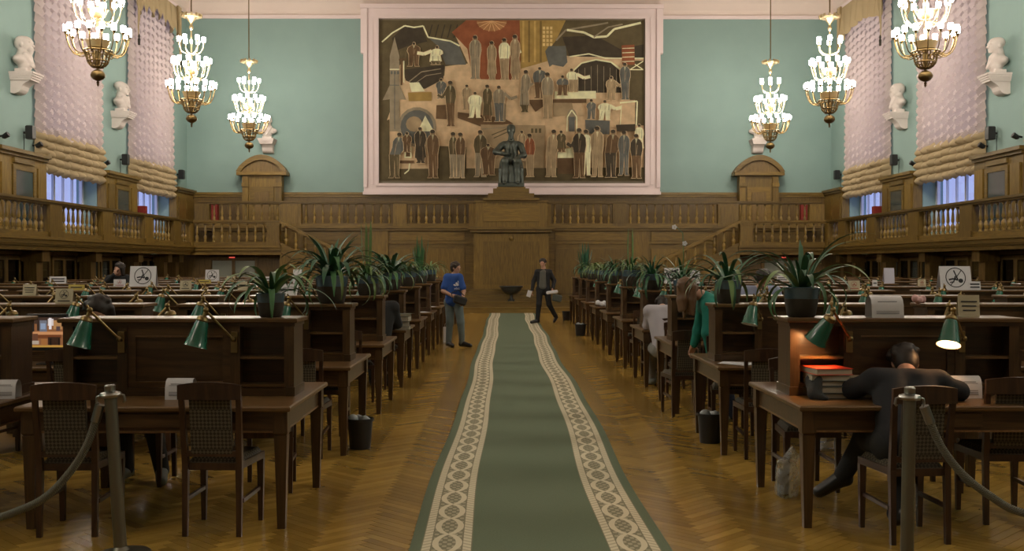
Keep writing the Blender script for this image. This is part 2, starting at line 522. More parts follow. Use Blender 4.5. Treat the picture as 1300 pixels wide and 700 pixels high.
# ------------------------------------------------------------------ baluster shared by every balustrade
BP = [(0.055,0),(0.055,0.05),(0.035,0.06),(0.050,0.10),(0.066,0.17),(0.056,0.22),(0.028,0.265),(0.024,0.28),(0.040,0.295),(0.040,0.31),
      (0.052,0.33),(0.046,0.42),(0.032,0.54),(0.025,0.60),(0.040,0.615),(0.040,0.63),(0.055,0.64),(0.055,0.67)]
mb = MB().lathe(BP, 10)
M_bal = wood('lit_polished_oak_spindle', (0.20,0.13,0.034), (0.38,0.26,0.072), 0.28)  # polished oak, colour lightened so the spindles look lit against the gaps
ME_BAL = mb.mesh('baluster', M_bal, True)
def balusters(root, pts, z, rl, h=0.67):
    for x, y in pts:
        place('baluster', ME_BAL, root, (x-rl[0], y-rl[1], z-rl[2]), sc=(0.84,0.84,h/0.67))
def rel(m, rl):
    m.v = [(p[0]-rl[0],p[1]-rl[1],p[2]-rl[2]) for p in m.v]
    return m

# ------------------------------------------------------------------ side galleries
GD = 10.83   # axis to the face of the balustrade
GY = [15.3,18.55,21.8,25.05,28.3,31.55,34.3]
for s, side in ((-1,'left'),(1,'right')):
    rl = (SX(s,GD), 25.0, 2.03)
    g = thing('side_gallery', 'long oak gallery with balustrade under the curtained windows, %s of the carpet' % side, 'balcony', rl)
    P = lambda nm, mb_, mat: part(nm, rel(mb_, rl), mat, g)
    x0,x1 = xr(s,GD-0.05,HW-0.001)
    P('floor_slab', MB().box(x0,x1,-2.9,36.0,2.08,2.25), M_oaky)
    m = MB(); a,b = xr(s,GD-0.16,GD+0.2); m.box(a,b,-2.9,36.0,2.22,2.29)
    a,b = xr(s,GD-0.10,GD+0.2); m.box(a,b,-2.9,36.0,2.12,2.22)
    a,b = xr(s,GD+0.02,GD+0.3); m.box(a,b,-2.9,36.0,1.98,2.12)
    P('cornice', m, M_oaky)
    a,b = xr(s,GD-0.02,GD+0.22); m = MB().box(a,b,-2.9,36.0,2.29,2.41); P('base_rail', m, M_oaky)
    m = MB(); a,b = xr(s,GD-0.06,GD+0.26); m.box(a,b,-2.9,36.0,3.10,3.16)
    a,b = xr(s,GD-0.02,GD+0.22); m.box(a,b,-2.9,36.0,3.05,3.10); P('handrail', m, M_oaky)
    for y in GY + [35.88]:
        w = 0.34 if y < 35 else 0.14
        a,b = xr(s,GD-0.05,GD+0.25)
        m = MB().box(a,b,y-w,y+w,2.29,3.05); a2,b2 = xr(s,GD-0.08,GD-0.05); m.box(a2,b2,y-w-0.02,y+w+0.02,2.29,2.44)
        P('pedestal', m, M_oak)
    a = SX(s,GD+0.10)
    for i in range(2, len(GY)):
        y0, y1 = GY[i]+0.34, (GY+[35.88])[i+1]-(0.34 if i+1 < len(GY) else 0.14)
        n = max(3, round((y1-y0)/0.30))
        balusters(g, [(a, y0+(y1-y0)*(q+0.5)/n) for q in range(n)], 2.41, rl, 0.64)
    for y in GY + [35.5]:
        a,b = xr(s,GD+0.35,GD+0.65)
        m = MB().box(a,b,y-0.17,y+0.17,0,1.72); a,b = xr(s,GD+0.20,GD+0.70); m.box(a,b,y-0.2,y+0.2,1.72,1.98)
        P('column', m, M_oakd)
    # glazed bookcases in the shade beneath
    for i in range(9):
        y0 = 21.8+i*1.6
        bl = (SX(s,11.75), y0+0.8, 0)
        word = ORD[i]
        bc = thing('bookcase', 'tall glazed dark bookcase under the %s gallery, %s from the hall entrance end' % (side, word), 'bookcase', bl, 0, 'glazed bookcases under the galleries')
        Q = lambda nm, mb_, mat: part(nm, rel(mb_, bl), mat, bc)
        x0,x1 = xr(s,11.6,12.15); xb0,xb1 = xr(s,12.05,12.15)
        m = MB().box(xb0,xb1,y0,y0+1.58,0,1.95); m.box(x0,x1,y0,y0+0.05,0,1.95); m.box(x0,x1,y0+1.53,y0+1.58,0,1.95)
        m.box(x0,x1,y0+0.05,y0+1.53,0,0.12)
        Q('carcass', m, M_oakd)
        a,b = xr(s,11.5,12.15); Q('cornice', MB().box(a,b,y0,y0+1.58,1.88,1.97), M_oakd)
        for z in (0.6,1.05,1.5):
            a,b = xr(s,11.66,12.05); Q('shelf', MB().box(a,b,y0+0.05,y0+1.53,z,z+0.025), M_oakd)
        for dr in range(2):
            ya = y0+0.05+dr*0.74; yb2 = ya+0.74
            a,b = xr(s,11.56,11.60)
            m = MB().box(a,b,ya,ya+0.09,0.12,1.86); m.box(a,b,yb2-0.09,yb2,0.12,1.86); m.box(a,b,ya+0.09,yb2-0.09,0.12,0.3); m.box(a,b,ya+0.09,yb2-0.09,1.76,1.86)
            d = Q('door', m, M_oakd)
            xm = SX(s,11.58)
            part('pane', rel(MB().box(xm-0.003,xm+0.003,ya+0.09,yb2-0.09,0.3,1.76), bl), M_dglass, d)
    # oak cabinets on the piers between the windows
    for i, (y0,y1) in enumerate(((24.56,27.14),(31.21,33.79),(37.86,39.85))):
        bl = (SX(s,12.05), (y0+y1)/2, 2.26)
        cb = thing('wall_cabinet', 'oak wall cabinet with small glazed door, %s pier above the %s gallery' % (('nearest','middle','corner')[i], side), 'cabinet', bl, 0, 'oak pier cabinets')
        Q = lambda nm, mb_, mat: part(nm, rel(mb_, bl), mat, cb)
        a,b = xr(s,11.92,12.19); Q('carcass', MB().box(a,b,y0,y1,2.26,4.30), M_oak)
        m = MB(); a,b = xr(s,11.80,12.19); m.box(a,b,y0-0.05,y1+0.05,4.34,4.43); a,b = xr(s,11.86,12.19); m.box(a,b,y0-0.02,y1+0.02,4.26,4.34); Q('cornice', m, M_oaky)
        yc = (y0+y1)/2; a,b = xr(s,11.87,11.92)
        if i < 2:
            m = MB().box(a,b,yc-0.62,yc-0.48,2.5,4.05); m.box(a,b,yc+0.48,yc+0.62,2.5,4.05); m.box(a,b,yc-0.48,yc+0.48,3.93,4.05); m.box(a,b,yc-0.48,yc+0.48,2.5,2.62)
            d = Q('door', m, M_oaky)
            a2,b2 = xr(s,11.895,11.915); part('pane', rel(MB().box(a2,b2,yc-0.48,yc+0.48,2.62,3.93), bl), M_cabglass if 'M_cabglass' in globals() else M_dglass, d)
            for ya,yb2 in ((y0+0.1,yc-0.72),(yc+0.72,y1-0.1)):
                Q('panel', MB().box(a,b,ya,yb2,2.5,4.05), M_oak)
            for ya in (yc-0.55,):
                Q('frieze_panel', MB().box(a,b,ya,ya+1.1,4.10,4.22), M_oaky)
        else:
            for q in range(2):
                Q('panel', MB().box(a,b,y0+0.1+q*0.95,y0+0.95+q*0.95,2.5,4.1), M_oak)

# ------------------------------------------------------------------ landings and stairs at the back
for s, side in ((-1,'left'),(1,'right')):
    rl = (SX(s,9.3), 36.6, 0)
    g = thing('staircase', 'oak stair landing with balustrade and flight down to the stage, %s of the carpet' % side, 'staircase', rl)
    P = lambda nm, mb_, mat: part(nm, rel(mb_, rl), mat, g)
    DI = 7.85  # inner end of the landing
    a,b = xr(s,DI,GD+0.16); P('landing_slab', MB().box(a,b,36.0,37.25,2.08,2.29), M_oakh)
    m = MB(); a,b = xr(s,DI-0.06,GD+0.1); m.box(a,b,35.88,36.02,2.22,2.29); m.box(a,b,35.94,36.02,2.12,2.22); m.box(a,b,36.02,36.2,1.98,2.12); P('cornice', m, M_oakh)
    a,b = xr(s,DI,GD+0.1)
    P('base_rail', MB().box(a,b,35.98,36.2,2.29,2.41), M_oakh)
    m = MB().box(a,b,35.94,36.26,3.10,3.16); m.box(a,b,35.98,36.22,3.05,3.10); P('handrail', m, M_oakh)
    a,b = xr(s,DI,DI+0.42)
    m = MB().box(a,b,35.95,36.25,2.29,3.05); m.box(a-0.03,b+0.03,35.92,36.25,2.29,2.46); m.box(a-0.02,b+0.02,35.93,36.25,2.98,3.05); P('newel_post', m, M_oak)
    n = 9; d0, d1 = DI+0.42, GD
    balusters(g, [(SX(s,d0+(d1-d0)*(q+0.5)/n), 36.1) for q in range(n)], 2.41, rl, 0.64)
    # the flight
    n = 11; dr, dz = 3.75/n, (2.25-0.385)/n
    for q in range(n):
        a,b = xr(s,DI-dr*(q+1),DI-dr*q)
        P('step', MB().box(a,b,36.12,37.2,0.386,2.25-dz*(q+1)+0.001*q), M_oakh)
    sl = 0.498
    def slope(y0,y1,zt,zb,e0=DI,e1=DI-3.75):
        z0 = lambda d, o: 2.29-(DI-d)*sl+o
        q = [(SX(s,e0),z0(e0,zt)),(SX(s,e1),z0(e1,zt)),(SX(s,e1),z0(e1,zb)),(SX(s,e0),z0(e0,zb))]
        if s > 0: q = q[::-1]
        return MB().prism(q, y0, y1)
    P('stringer', slope(36.0,36.12,0.12,-0.22), M_oakh)
    P('side_panel', MB().prism([(SX(s,DI),2.05),(SX(s,DI-3.35),0.39),(SX(s,DI),0.39)][::(1 if s<0 else -1)],36.04,36.12), M_oak)
    P('stair_rail', slope(35.96,36.24,0.87,0.77), M_oakh)
    n = 11
    for q in range(n):
        d = DI-0.2-q*0.33
        place('baluster', ME_BAL, g, (SX(s,d)-rl[0], 36.1-rl[1], 2.29-(DI-d)*sl+0.10-rl[2]))
    a,b = xr(s,DI-3.95,DI-3.72)
    P('bottom_newel', MB().box(a,b,35.98,36.22,0.386,1.36), M_oak)
    # wall and glazed door below the landing
    q = 1 if s < 0 else 2
    a,b = xr(s,DI,HW)
    w = structure('trim_%d' % (4+q), MB().box(a,b,36.55,36.65,0,2.08), M_oakd)
    dc = 9.55
    a,b = xr(s,dc-0.85,dc+0.85)
    m = MB().box(a,a+0.1,36.47,36.55,0,1.9); m.box(b-0.1,b,36.47,36.55,0,1.9); m.box(a+0.1,b-0.1,36.47,36.55,1.8,1.9); m.box((a+b)/2-0.05,(a+b)/2+0.05,36.49,36.55,0,1.8)
    m.box(a+0.1,b-0.1,36.49,36.55,0,0.7)
    d = structure('door_%d' % q, m, M_oakd)
    for e in (0,1):
        xa = a+0.12 if e == 0 else (a+b)/2+0.06; xb = (a+b)/2-0.06 if e == 0 else b-0.12
        part('pane', MB().box(xa,xb,36.515,36.525,0.7,1.78), M_doorpane if 'M_doorpane' in globals() else plain('frosted_door_pane', (0.20,0.22,0.19), 0.4), d)
    # red lit exit sign
    ex = SX(s, 9.55-0.15*s*0)
    e = thing('exit_sign', 'small red lit exit sign over the door below the %s stair landing' % side, 'sign', (PX(295 if s<0 else 996,36.4), 36.44, 1.89))
    part('box', MB().box(-0.13,0.13,-0.03,0.03,-0.05,0.05), M_red, e)
    part('lit_strip', MB().box(-0.10,0.10,-0.034,-0.03,-0.018,0.018), plain('red_lit_strip', (0.6,0.1,0.07), 0.5, emit=(1,0.12,0.08), estr=0.8), e)

# ------------------------------------------------------------------ the stage
m = MB().box(CX-4.0,CX+4.05,36.0,37.28,0,0.384)
st = structure('trim_7', m, M_oakh)
part('step', MB().box(CX-3.9,CX+3.9,35.65,36.0,0,0.19), M_oakh, st)
part('nosing', MB().box(CX-4.0,CX+4.05,35.97,36.0,0.35,0.392), M_oakh, st)
part('nosing', MB().box(CX-3.9,CX+3.9,35.62,35.65,0.16,0.198), M_oakh, st)

# ------------------------------------------------------------------ upper balcony across the back
rl = (CX, 38.5, 2.99)
g = thing('upper_balcony', 'oak balcony across the back wall, balustrade above a panelled front', 'balcony', rl)
P = lambda nm, mb_, mat: part(nm, rel(mb_, rl), mat, g)
BW = 11.0
P('floor_slab', MB().box(CX-BW,CX+BW,37.3,39.85,2.85,2.99), M_oakh)
P('panelled_front', MB().box(CX-BW+0.5,CX+BW-0.5,37.36,37.5,0.385,2.85), M_oakh)
m = MB().box(CX-BW,CX+BW,37.18,37.5,2.93,3.0); m.box(CX-BW,CX+BW,37.25,37.5,2.84,2.93); m.box(CX-BW+0.5,CX+BW-0.5,37.31,37.36,2.38,2.46); P('cornice', m, M_oakh)
P('base_rail', MB().box(CX-BW,CX+BW,37.3,37.52,3.0,3.10), M_oakh)
m = MB().box(CX-BW,CX+BW,37.26,37.56,3.83,3.89); m.box(CX-BW,CX+BW,37.3,37.52,3.78,3.83); P('handrail', m, M_oakh)
peds = [(10.86,0.26),(7.72,0.36),(3.88,0.24),(1.25,0.20)]
for d, w in peds:
    for s in (-1,1):
        m = MB().box(SX(s,d)-w,SX(s,d)+w,37.27,37.55,3.0,3.78); m.box(SX(s,d)-w*0.72,SX(s,d)+w*0.72,37.25,37.27,3.12,3.7)
        P('pedestal', m, M_oak)
for s in (-1,1):
    for (d0,w0),(d1,w1) in zip(peds[:-1],peds[1:]):
        a, b = d0-w0, d1+w1
        n = round((a-b)/0.285)
        balusters(g, [(SX(s,a+(b-a)*(q+0.5)/n),37.41) for q in range(n)], 3.10, rl, 0.68)
    for d in (4.6,7.6,10.2):
        P('pilaster', MB().box(SX(s,d)-0.3,SX(s,d)+0.3,37.30,37.36,0.385,2.84), M_oak)
    for da,db in ((1.6,4.2),(5.0,7.2),(8.0,9.8)):
        a,b = sorted((SX(s,da),SX(s,db)))
        P('panel', MB().box(a,b,37.325,37.36,0.62,2.2), M_oak)
        P('frieze_panel', MB().box(a,b,37.33,37.36,2.5,2.8), M_oakh)

# central plinth that carries the statue
rl = (0.19, 37.0, 0.384)
g = thing('statue_plinth', 'tall panelled oak plinth with stepped top at the head of the carpet', 'plinth', rl)
P = lambda nm, mb_, mat: part(nm, rel(mb_, rl), mat, g)
xc = 0.19
m = MB().box(xc-1.62,xc+1.62,36.25,37.3,0.384,0.62); m.box(xc-1.5,xc+1.5,36.38,37.3,0.62,0.70); m.box(xc-1.42,xc+1.42,36.47,37.3,0.70,0.80); P('base', m, M_oakh)
P('body', MB().box(xc-1.30,xc+1.30,36.6,37.3,0.80,2.72), M_oak)
m = MB().box(xc-0.98,xc+0.98,36.585,36.6,0.95,2.45); P('panel', m, M_oak)
m = MB().box(xc-1.42,xc+1.42,36.48,37.25,2.76,2.86); m.box(xc-1.50,xc+1.50,36.4,37.25,2.86,2.95); P('cornice', m, M_oakh)
P('upper_block', MB().box(xc-1.24,xc+1.24,36.6,37.24,2.95,3.80), M_oak)
P('upper_panel', MB().box(xc-0.95,xc+0.95,36.57,36.6,3.14,3.72), M_oakh)
P('rim', MB().box(xc-1.28,xc+1.28,36.56,37.24,3.80,3.87), M_oakh)
m = MB()
for q,(w,z0,z1) in enumerate(((0.97,3.87,3.95),(0.80,3.95,4.12),(0.63,4.12,4.30),(0.5,4.30,4.36))):
    m.box(xc-w,xc+w,37.5-w-0.1,37.5+w,z0,z1)
P('stepped_top', m, M_oakh)
o = part('carved_boss', MB().sphere((0,0,0),(0.09,0.05,0.09)), M_oakh, g, (0,-0.42,2.18))
# dark stone bowl on a foot, in front of the plinth
g = thing('bowl', 'dark stone bowl on a short foot in front of the oak plinth', 'urn', (0.19,36.13,0.385))
m = MB().lathe([(0.12,0),(0.12,0.05),(0.06,0.08),(0.045,0.18),(0.06,0.24),(0.2,0.28),(0.32,0.38),(0.36,0.47),(0.41,0.49),(0.41,0.53),(0.36,0.53),(0.30,0.44),(0.1,0.36)],20)
part('basin', m, plain('dark_stone',(0.035,0.038,0.036),0.3), g, smooth=True)

# oak aedicules with curved pediments against the back wall
for s, side, px in ((-1,'left',334.5),(1,'right',962.5)):
    x = PX(px,39.6); rl = (x,39.7,2.99)
    g = thing('door_surround', 'oak door surround with curved pediment on the teal back wall, %s of the mural' % side, 'door surround', rl)
    P = lambda nm, mb_, mat: part(nm, rel(mb_, rl), mat, g)
    P('body', MB().box(x-0.72,x+0.72,39.5,39.89,2.99,4.98), M_oak)
    for e in (-1,1):
        P('pilaster', MB().box(x+e*0.62-0.11,x+e*0.62+0.11,39.42,39.5,2.99,4.95), M_oak)
        P('capital', MB().box(x+e*0.62-0.13,x+e*0.62+0.13,39.38,39.5,4.55,4.70), M_oak)
    m = MB().box(x-0.44,x+0.44,39.45,39.5,3.1,4.55); P('door_panel', m, M_oakh)
    P('inner_panel', MB().box(x-0.27,x+0.27,39.42,39.45,3.3,4.35), M_oakd)
    P('entablature', MB().box(x-0.93,x+0.93,39.32,39.92,4.98,5.10), M_oakh)
    arc = [(x-0.93+1.86*t/14, 5.10+0.62*sin(pi*t/14)**0.75) for t in range(15)]
    P('tympanum', MB().prism(arc[::-1],39.45,39.9), M_oakd)
    m = MB()
    o_ = [(x+(p[0]-x)*1.02,p[1]+0.02) for p in arc]; i_ = [(x+(p[0]-x)*0.84, 5.10+(p[1]-5.10)*0.72) for p in arc]
    vs = []
    for y in (39.32,39.46):
        vs += [(p[0],y,p[1]) for p in o_]+[(p[0],y,p[1]) for p in i_]
    fs = []
    for t in range(14):
        fs += [(t+1,t,15+t,15+t+1),(30+t,30+t+1,45+t+1,45+t),(t,t+1,30+t+1,30+t),(15+t+1,15+t,45+t,45+t+1)]
    fs += [(0,30,45,15),(14,29,59,44)]
    m.add(vs,fs); P('pediment_arch', m, M_oakh)

# red fire cabinets and extinguisher boxes on the galleries
for (x,y,z,w,h,lab) in ((SX(-1,11.3),39.72,2.99,0.35,0.95,'tall dark red fire cabinet in the back corner, left end of the upper balcony'),
                        (SX(1,11.3),39.72,2.99,0.35,0.95,'tall dark red fire cabinet in the back corner, right end of the upper balcony'),
                        (SX(-1,12.02),34.2,2.64,0.25,0.9,'red box standing on the sill of the left far window'),
                        (SX(1,12.02),34.2,2.64,0.25,0.9,'red box standing on the sill of the right far window')):
    g = thing('fire_cabinet', lab, 'fire cabinet', (x,y,z))
    part('case', MB().bbox(-w,w,-0.12,0.12,0,h,0.01), M_red, g)
    part('door', MB().box(-w+0.04,w-0.04,-0.135,-0.12,0.04,h-0.04), M_red, g)
    part('handle', MB().box(w-0.09,w-0.06,-0.15,-0.135,h/2-0.05,h/2+0.05), M_black, g)

# ------------------------------------------------------------------ floor blocks laid in herringbone
W_, NB = 0.068, 6
tones = [(0.33,0.205,0.042),(0.30,0.183,0.036),(0.35,0.218,0.046),(0.28,0.168,0.032),(0.31,0.192,0.038),(0.36,0.228,0.050)]
M_parquet = attr_mat('lacquered_parquet', 0.21, 0.18, 9, 0.5, 1.14)
blocks = []
R2 = sqrt2 = math.sqrt(2)/2
def blk(ix, iy, horiz):
    a0, b0 = ix*W_, iy*W_
    g_ = 0.0012
    q = [(a0+g_,b0+g_),(a0+W_*(NB if horiz else 1)-g_,b0+g_),(a0+W_*(NB if horiz else 1)-g_,b0+W_*(1 if horiz else NB)-g_),(a0+g_,b0+W_*(1 if horiz else NB)-g_)]
    return [((x-y)*R2+0.05, (x+y)*R2) for x,y in q]
R = random.Random(3)
rng = int(40/W_)
for ix in range(-20, rng):
    for iy in range(-20, rng):
        k = (ix-iy) % (2*NB)
        if k not in (0, 2*NB-1): continue
        cx = (ix-iy)*W_*R2; cy = (ix+iy)*W_*R2
        if not (5.4 < cy < 35.5): continue
        lim = 5.2 if cy < 9 else 4.0 if cy < 14 else 3.0
        if not (-lim < cx-CX*0.5 < lim+0.3): continue
        q = blk(ix,iy,k==0)
        x_ = sum(p[0] for p in q)/4; y_ = sum(p[1] for p in q)/4
        if -0.5 < x_ < 0.9: continue          # under the carpet
        t = R.choice(tones); v_ = R.uniform(0.90,1.10)*(1.10 if k==0 else 0.84); t = tuple(c*v_ for c in t)  # random tone per block; sheen of the two grain directions painted in
        blocks.append((x_,y_,q,t))
def vis(x,y):
    px = 642+x/y*1340; py = 336+2211/y
    return -20 < px < 1320 and py < 705
near = sorted([b for b in blocks if vis(b[0],b[1]) and (-1.45<b[0]<-0.5 or 0.9<b[0]<1.95)], key=lambda b: b[1])[:280]
nid = set(id(b) for b in near)
def addblk(m,q,t):
    z0, z1, e = -0.004, 0.0, 0.0015
    cx_ = sum(p[0] for p in q)/4; cy_ = sum(p[1] for p in q)/4
    vs = [(p[0],p[1],z0) for p in q]+[(p[0]*(1-e)+cx_*e*1.0,p[1]*(1-e)+cy_*e,z1) for p in q]
    m.add(vs,[(4,5,6,7),(0,1,5,4),(1,2,6,5),(2,3,7,6),(3,0,4,7)],t)
m = MB()
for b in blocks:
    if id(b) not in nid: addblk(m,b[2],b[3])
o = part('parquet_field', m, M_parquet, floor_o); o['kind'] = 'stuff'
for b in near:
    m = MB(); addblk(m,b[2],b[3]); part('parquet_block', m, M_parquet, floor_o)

# ------------------------------------------------------------------ runner carpet
M_carpet, nt, bs = new_mat('patterned_runner')
bs.inputs['Roughness'].default_value = 0.95; bs.inputs['Specular IOR Level'].default_value = 0.1
L = nt.links
def nd(t, **kw):
    n = nt.nodes.new(t)
    for k_, v_ in kw.items(): setattr(n, k_, v_)
    return n
def mth(op, a, b=None, c=None):
    n = nd('ShaderNodeMath', operation=op)
    for i, v_ in enumerate((a,b,c)):
        if v_ is None: continue
        if isinstance(v_, (int,float)): n.inputs[i].default_value = v_
        else: L.new(v_, n.inputs[i])
    return n.outputs[0]
uv = nd('ShaderNodeUVMap'); sep = nd('ShaderNodeSeparateXYZ'); L.new(uv.outputs[0], sep.inputs[0])
U, V = sep.outputs[0], sep.outputs[1]            # metres across from the middle, metres along
A = mth('ABSOLUTE', U)
d = mth('SUBTRACT', A, 0.545)                    # from the middle of the patterned band
ad = mth('ABSOLUTE', d)
inband = mth('LESS_THAN', ad, 0.148)
cord = mth('MULTIPLY', mth('LESS_THAN', mth('ABSOLUTE', mth('SUBTRACT', ad, 0.118)), 0.024), 1.0)
stripe = mth('GREATER_THAN', mth('SINE', mth('MULTIPLY', mth('ADD', V, mth('MULTIPLY', ad, 0.8)), 95.0)), -0.35)
cordc = mth('MULTIPLY', cord, mth('ADD', 0.55, mth('MULTIPLY', stripe, 0.45)))
ph = mth('MULTIPLY', V, 2*pi/0.80)
w1 = mth('MULTIPLY', mth('POWER', mth('ABSOLUTE', mth('SINE', ph)), 0.6), 0.070)
loop = mth('LESS_THAN', mth('ABSOLUTE', mth('SUBTRACT', ad, w1)), 0.019)
inner = mth('LESS_THAN', ad, 0.088)
hatch = mth('MULTIPLY', mth('GREATER_THAN', mth('MULTIPLY', mth('SINE', mth('MULTIPLY', V, 70.0)), mth('SINE', mth('MULTIPLY', d, 110.0))), 0.12), 0.42)
pat = mth('MAXIMUM', mth('MULTIPLY', loop, inner), mth('MULTIPLY', hatch, inner))
pat = mth('MAXIMUM', pat, cordc)
fac = mth('MULTIPLY', pat, inband)
noise = nd('ShaderNodeTexNoise'); noise.inputs['Scale'].default_value = 90; L.new(uv.outputs[0], noise.inputs['Vector'])
base = nd('ShaderNodeMix', data_type='RGBA'); base.inputs[6].default_value = (0.120,0.156,0.104,1); base.inputs[7].default_value = (0.168,0.210,0.142,1)
L.new(noise.outputs['Fac'], base.inputs[0])
bandc = nd('ShaderNodeMix', data_type='RGBA'); bandc.inputs[7].default_value = (0.24,0.23,0.155,1)
L.new(base.outputs[2], bandc.inputs[6]); L.new(inband, bandc.inputs[0])
fin = nd('ShaderNodeMix', data_type='RGBA'); fin.inputs[7].default_value = (0.66,0.61,0.45,1)
L.new(bandc.outputs[2], fin.inputs[6]); L.new(fac, fin.inputs[0]); L.new(fin.outputs[2], bs.inputs['Base Color'])
bp = nd('ShaderNodeBump'); bp.inputs['Strength'].default_value = 0.25; bp.inputs['Distance'].default_value = 0.004
L.new(noise.outputs['Fac'], bp.inputs['Height']); L.new(bp.outputs['Normal'], bs.inputs['Normal'])
NU, NV = 24, 300
Y0, Y1, CC = 3.6, 35.6, 0.205
vs = []; uvs = []
def wav(v): return 0.022*sin(v*0.55+0.6) + 0.012*sin(v*1.35)
for j in range(NV+1):
    v = Y0+(Y1-Y0)*j/NV
    for i in range(NU+1):
        u = -0.76+1.52*i/NU
        ed = 1.0 if abs(u) < 0.74 else 0.3
        vs.append((CC+u+wav(v)*(0.75 if u<0 else 1.0), v, 0.010*ed)); uvs.append((u,v))
fs = [(j*(NU+1)+i,j*(NU+1)+i+1,(j+1)*(NU+1)+i+1,(j+1)*(NU+1)+i) for j in range(NV) for i in range(NU)]
me = bpy.data.meshes.new('carpet_runner'); me.from_pydata(vs,[],fs); me.materials.append(M_carpet)
ul = me.uv_layers.new(name='UVMap')
for lp in me.loops: ul.data[lp.index].uv = uvs[lp.vertex_index]
me.polygons.foreach_set('use_smooth',[True]*len(me.polygons))
o = place('carpet_runner', me); tag(o, 'long green runner carpet with cream patterned bands down the aisle', 'carpet')
# ------------------------------------------------------------------ mural: flat painted panel in a white moulded frame
MY = 39.86
mg = thing('mural', 'huge framed mural of working people in brown and beige on the back wall', 'mural', (PX(649,MY),MY,4.5))
MW = 33.615
def mp_(cx, cy): return ((480+cx/3.256-642)/MW - mg.location.x, (336-(20+cy/3.256))/MW + 1.65 - mg.location.z)
def C(r,g,b):
    gr = (r*0.3+g*0.59+b*0.11); w_ = 0.30
    return tuple(min(0.8, c*2.5+0.008) for c in srgb(r*(1-w_)+gr*1.06*w_, g*(1-w_)+gr*w_, b*(1-w_)+gr*0.86*w_))
BE,LI,OL,DB,SL,OR,MU,GR,BR,TA = C(140,118,88),C(172,152,120),C(60,52,30),C(42,36,25),C(62,66,64),C(104,50,24),C(112,88,34),C(96,88,70),C(70,50,28),C(108,92,66)
TA2 = C(150,130,98)
pm = MB(); lay = [0]
def poly(pts, col):
    lay[0] += 1; y = -0.020-lay[0]*0.00025
    q = [mp_(*p) for p in pts]
    ar = sum(q[i][0]*q[(i+1)%len(q)][1]-q[(i+1)%len(q)][0]*q[i][1] for i in range(len(q)))
    if ar < 0: q = q[::-1]
    pm.add([(a,y,b) for a,b in q],[tuple(range(len(q)))],col)
def ell_(cx,cy,rx,ry,col,n=14,a0=0,a1=2*pi): poly([(cx+rx*cos(a0+(a1-a0)*t/n),cy+ry*sin(a0+(a1-a0)*t/n)) for t in range(n+(0 if a1-a0>6 else 1))],col)
def line_(pts, w, col):
    for (x0,y0),(x1,y1) in zip(pts[:-1],pts[1:]):
        d = math.hypot(x1-x0,y1-y0); nx,ny = -(y1-y0)/d*w/2,(x1-x0)/d*w/2
        poly([(x0+nx,y0+ny),(x1+nx,y1+ny),(x1-nx,y1-ny),(x0-nx,y0-ny)],col)
RM = random.Random(17)
def fig_(cx,top,bot,w,c1,c2,out=True,lean=0,arm=0,head=None):
    h = bot-top; hr = max(8,h*0.066); j = lambda k: RM.uniform(-k,k)
    tw = w*j(0.10); skirt = RM.random() < 0.3
    sh = top+hr*2.0; hip = top+h*0.50
    def body(e,ca,cb,ch):
        L = cx+lean
        poly([(L-w*0.10-e,sh-hr*0.5),(L+w*0.10+e,sh-hr*0.5),(L+w*0.30+e,sh),(L+w*0.46+e,sh+h*0.07),(L+w*0.50+tw*0.3+e,sh+h*0.22),(cx+w*0.40+e,hip+e),
              (cx-w*0.40-e,hip+e),(L-w*0.50+tw*0.3-e,sh+h*0.20),(L-w*0.46-e,sh+h*0.07),(L-w*0.30-e,sh)],ca)
        if skirt: poly([(cx-w*0.38-e,hip-3),(cx+w*0.38+e,hip-3),(cx+w*0.52+e,bot-h*0.16),(cx-w*0.46-e,bot-h*0.14)],ca); k0 = bot-h*0.16
        else: k0 = hip
        poly([(cx-w*0.40-e,k0-2),(cx+w*0.02,k0-2),(cx-w*0.02+tw+e,bot-h*0.03),(cx-w*0.06+tw,bot+e),(cx-w*0.44+tw-e,bot+e),(cx-w*0.30+tw-e,bot-h*0.05)],cb)
        poly([(cx-w*0.02,k0-2),(cx+w*0.40+e,k0-2),(cx+w*0.34+e,bot-h*0.04),(cx+w*0.44+e,bot+e),(cx+w*0.08-e,bot+e),(cx+w*0.08-e,bot-h*0.04)],cb)
        ell_(L+lean*0.2,top+hr,hr*0.80+e,hr+e,ch,10)
        if arm:
            line_([(L+arm*w*0.42,sh+h*0.08),(cx+arm*w*0.95,sh+h*0.24),(cx+arm*w*1.5,sh+h*0.18)],w*0.24+e*2,ca)
    if out: body(1.6,TA2,TA2,TA2)
    body(0,c1,c2,head or mix3(BR,BE,0.25))
    ell_(cx+lean*1.2-hr*0.1,top+hr*0.62,hr*0.78,hr*0.62,DB,8)
    dk = mix3(c1,DB,0.55); lt = mix3(c1,BE,0.40)
    line_([(cx+lean-w*0.30,sh+h*0.03),(cx+lean-w*0.36,hip-h*0.03)],2.5,dk); line_([(cx+lean+w*0.30,sh+h*0.05),(cx+lean*0.6+w*0.28,hip)],2.5,dk)
    line_([(cx+lean-w*0.05,sh),(cx-w*0.02,hip+h*0.02)],2,lt); line_([(cx+w*0.10,sh+h*0.12),(cx+w*0.02,hip-h*0.04)],2,lt)
    line_([(cx+w*0.22,hip+h*0.05),(cx+w*0.25,bot-h*0.06)],2,mix3(c2,BE,0.3)); line_([(cx-w*0.2,hip+h*0.06),(cx-w*0.26+tw,bot-h*0.05)],2,mix3(c2,DB,0.5))
    poly([(cx+lean-w*0.10,sh-hr*0.4),(cx+lean+w*0.10,sh-hr*0.4),(cx+lean,sh+h*0.09)],mix3(c1,LI,0.5))
poly([(8,22),(1097,22),(1097,684),(8,684)],BE)
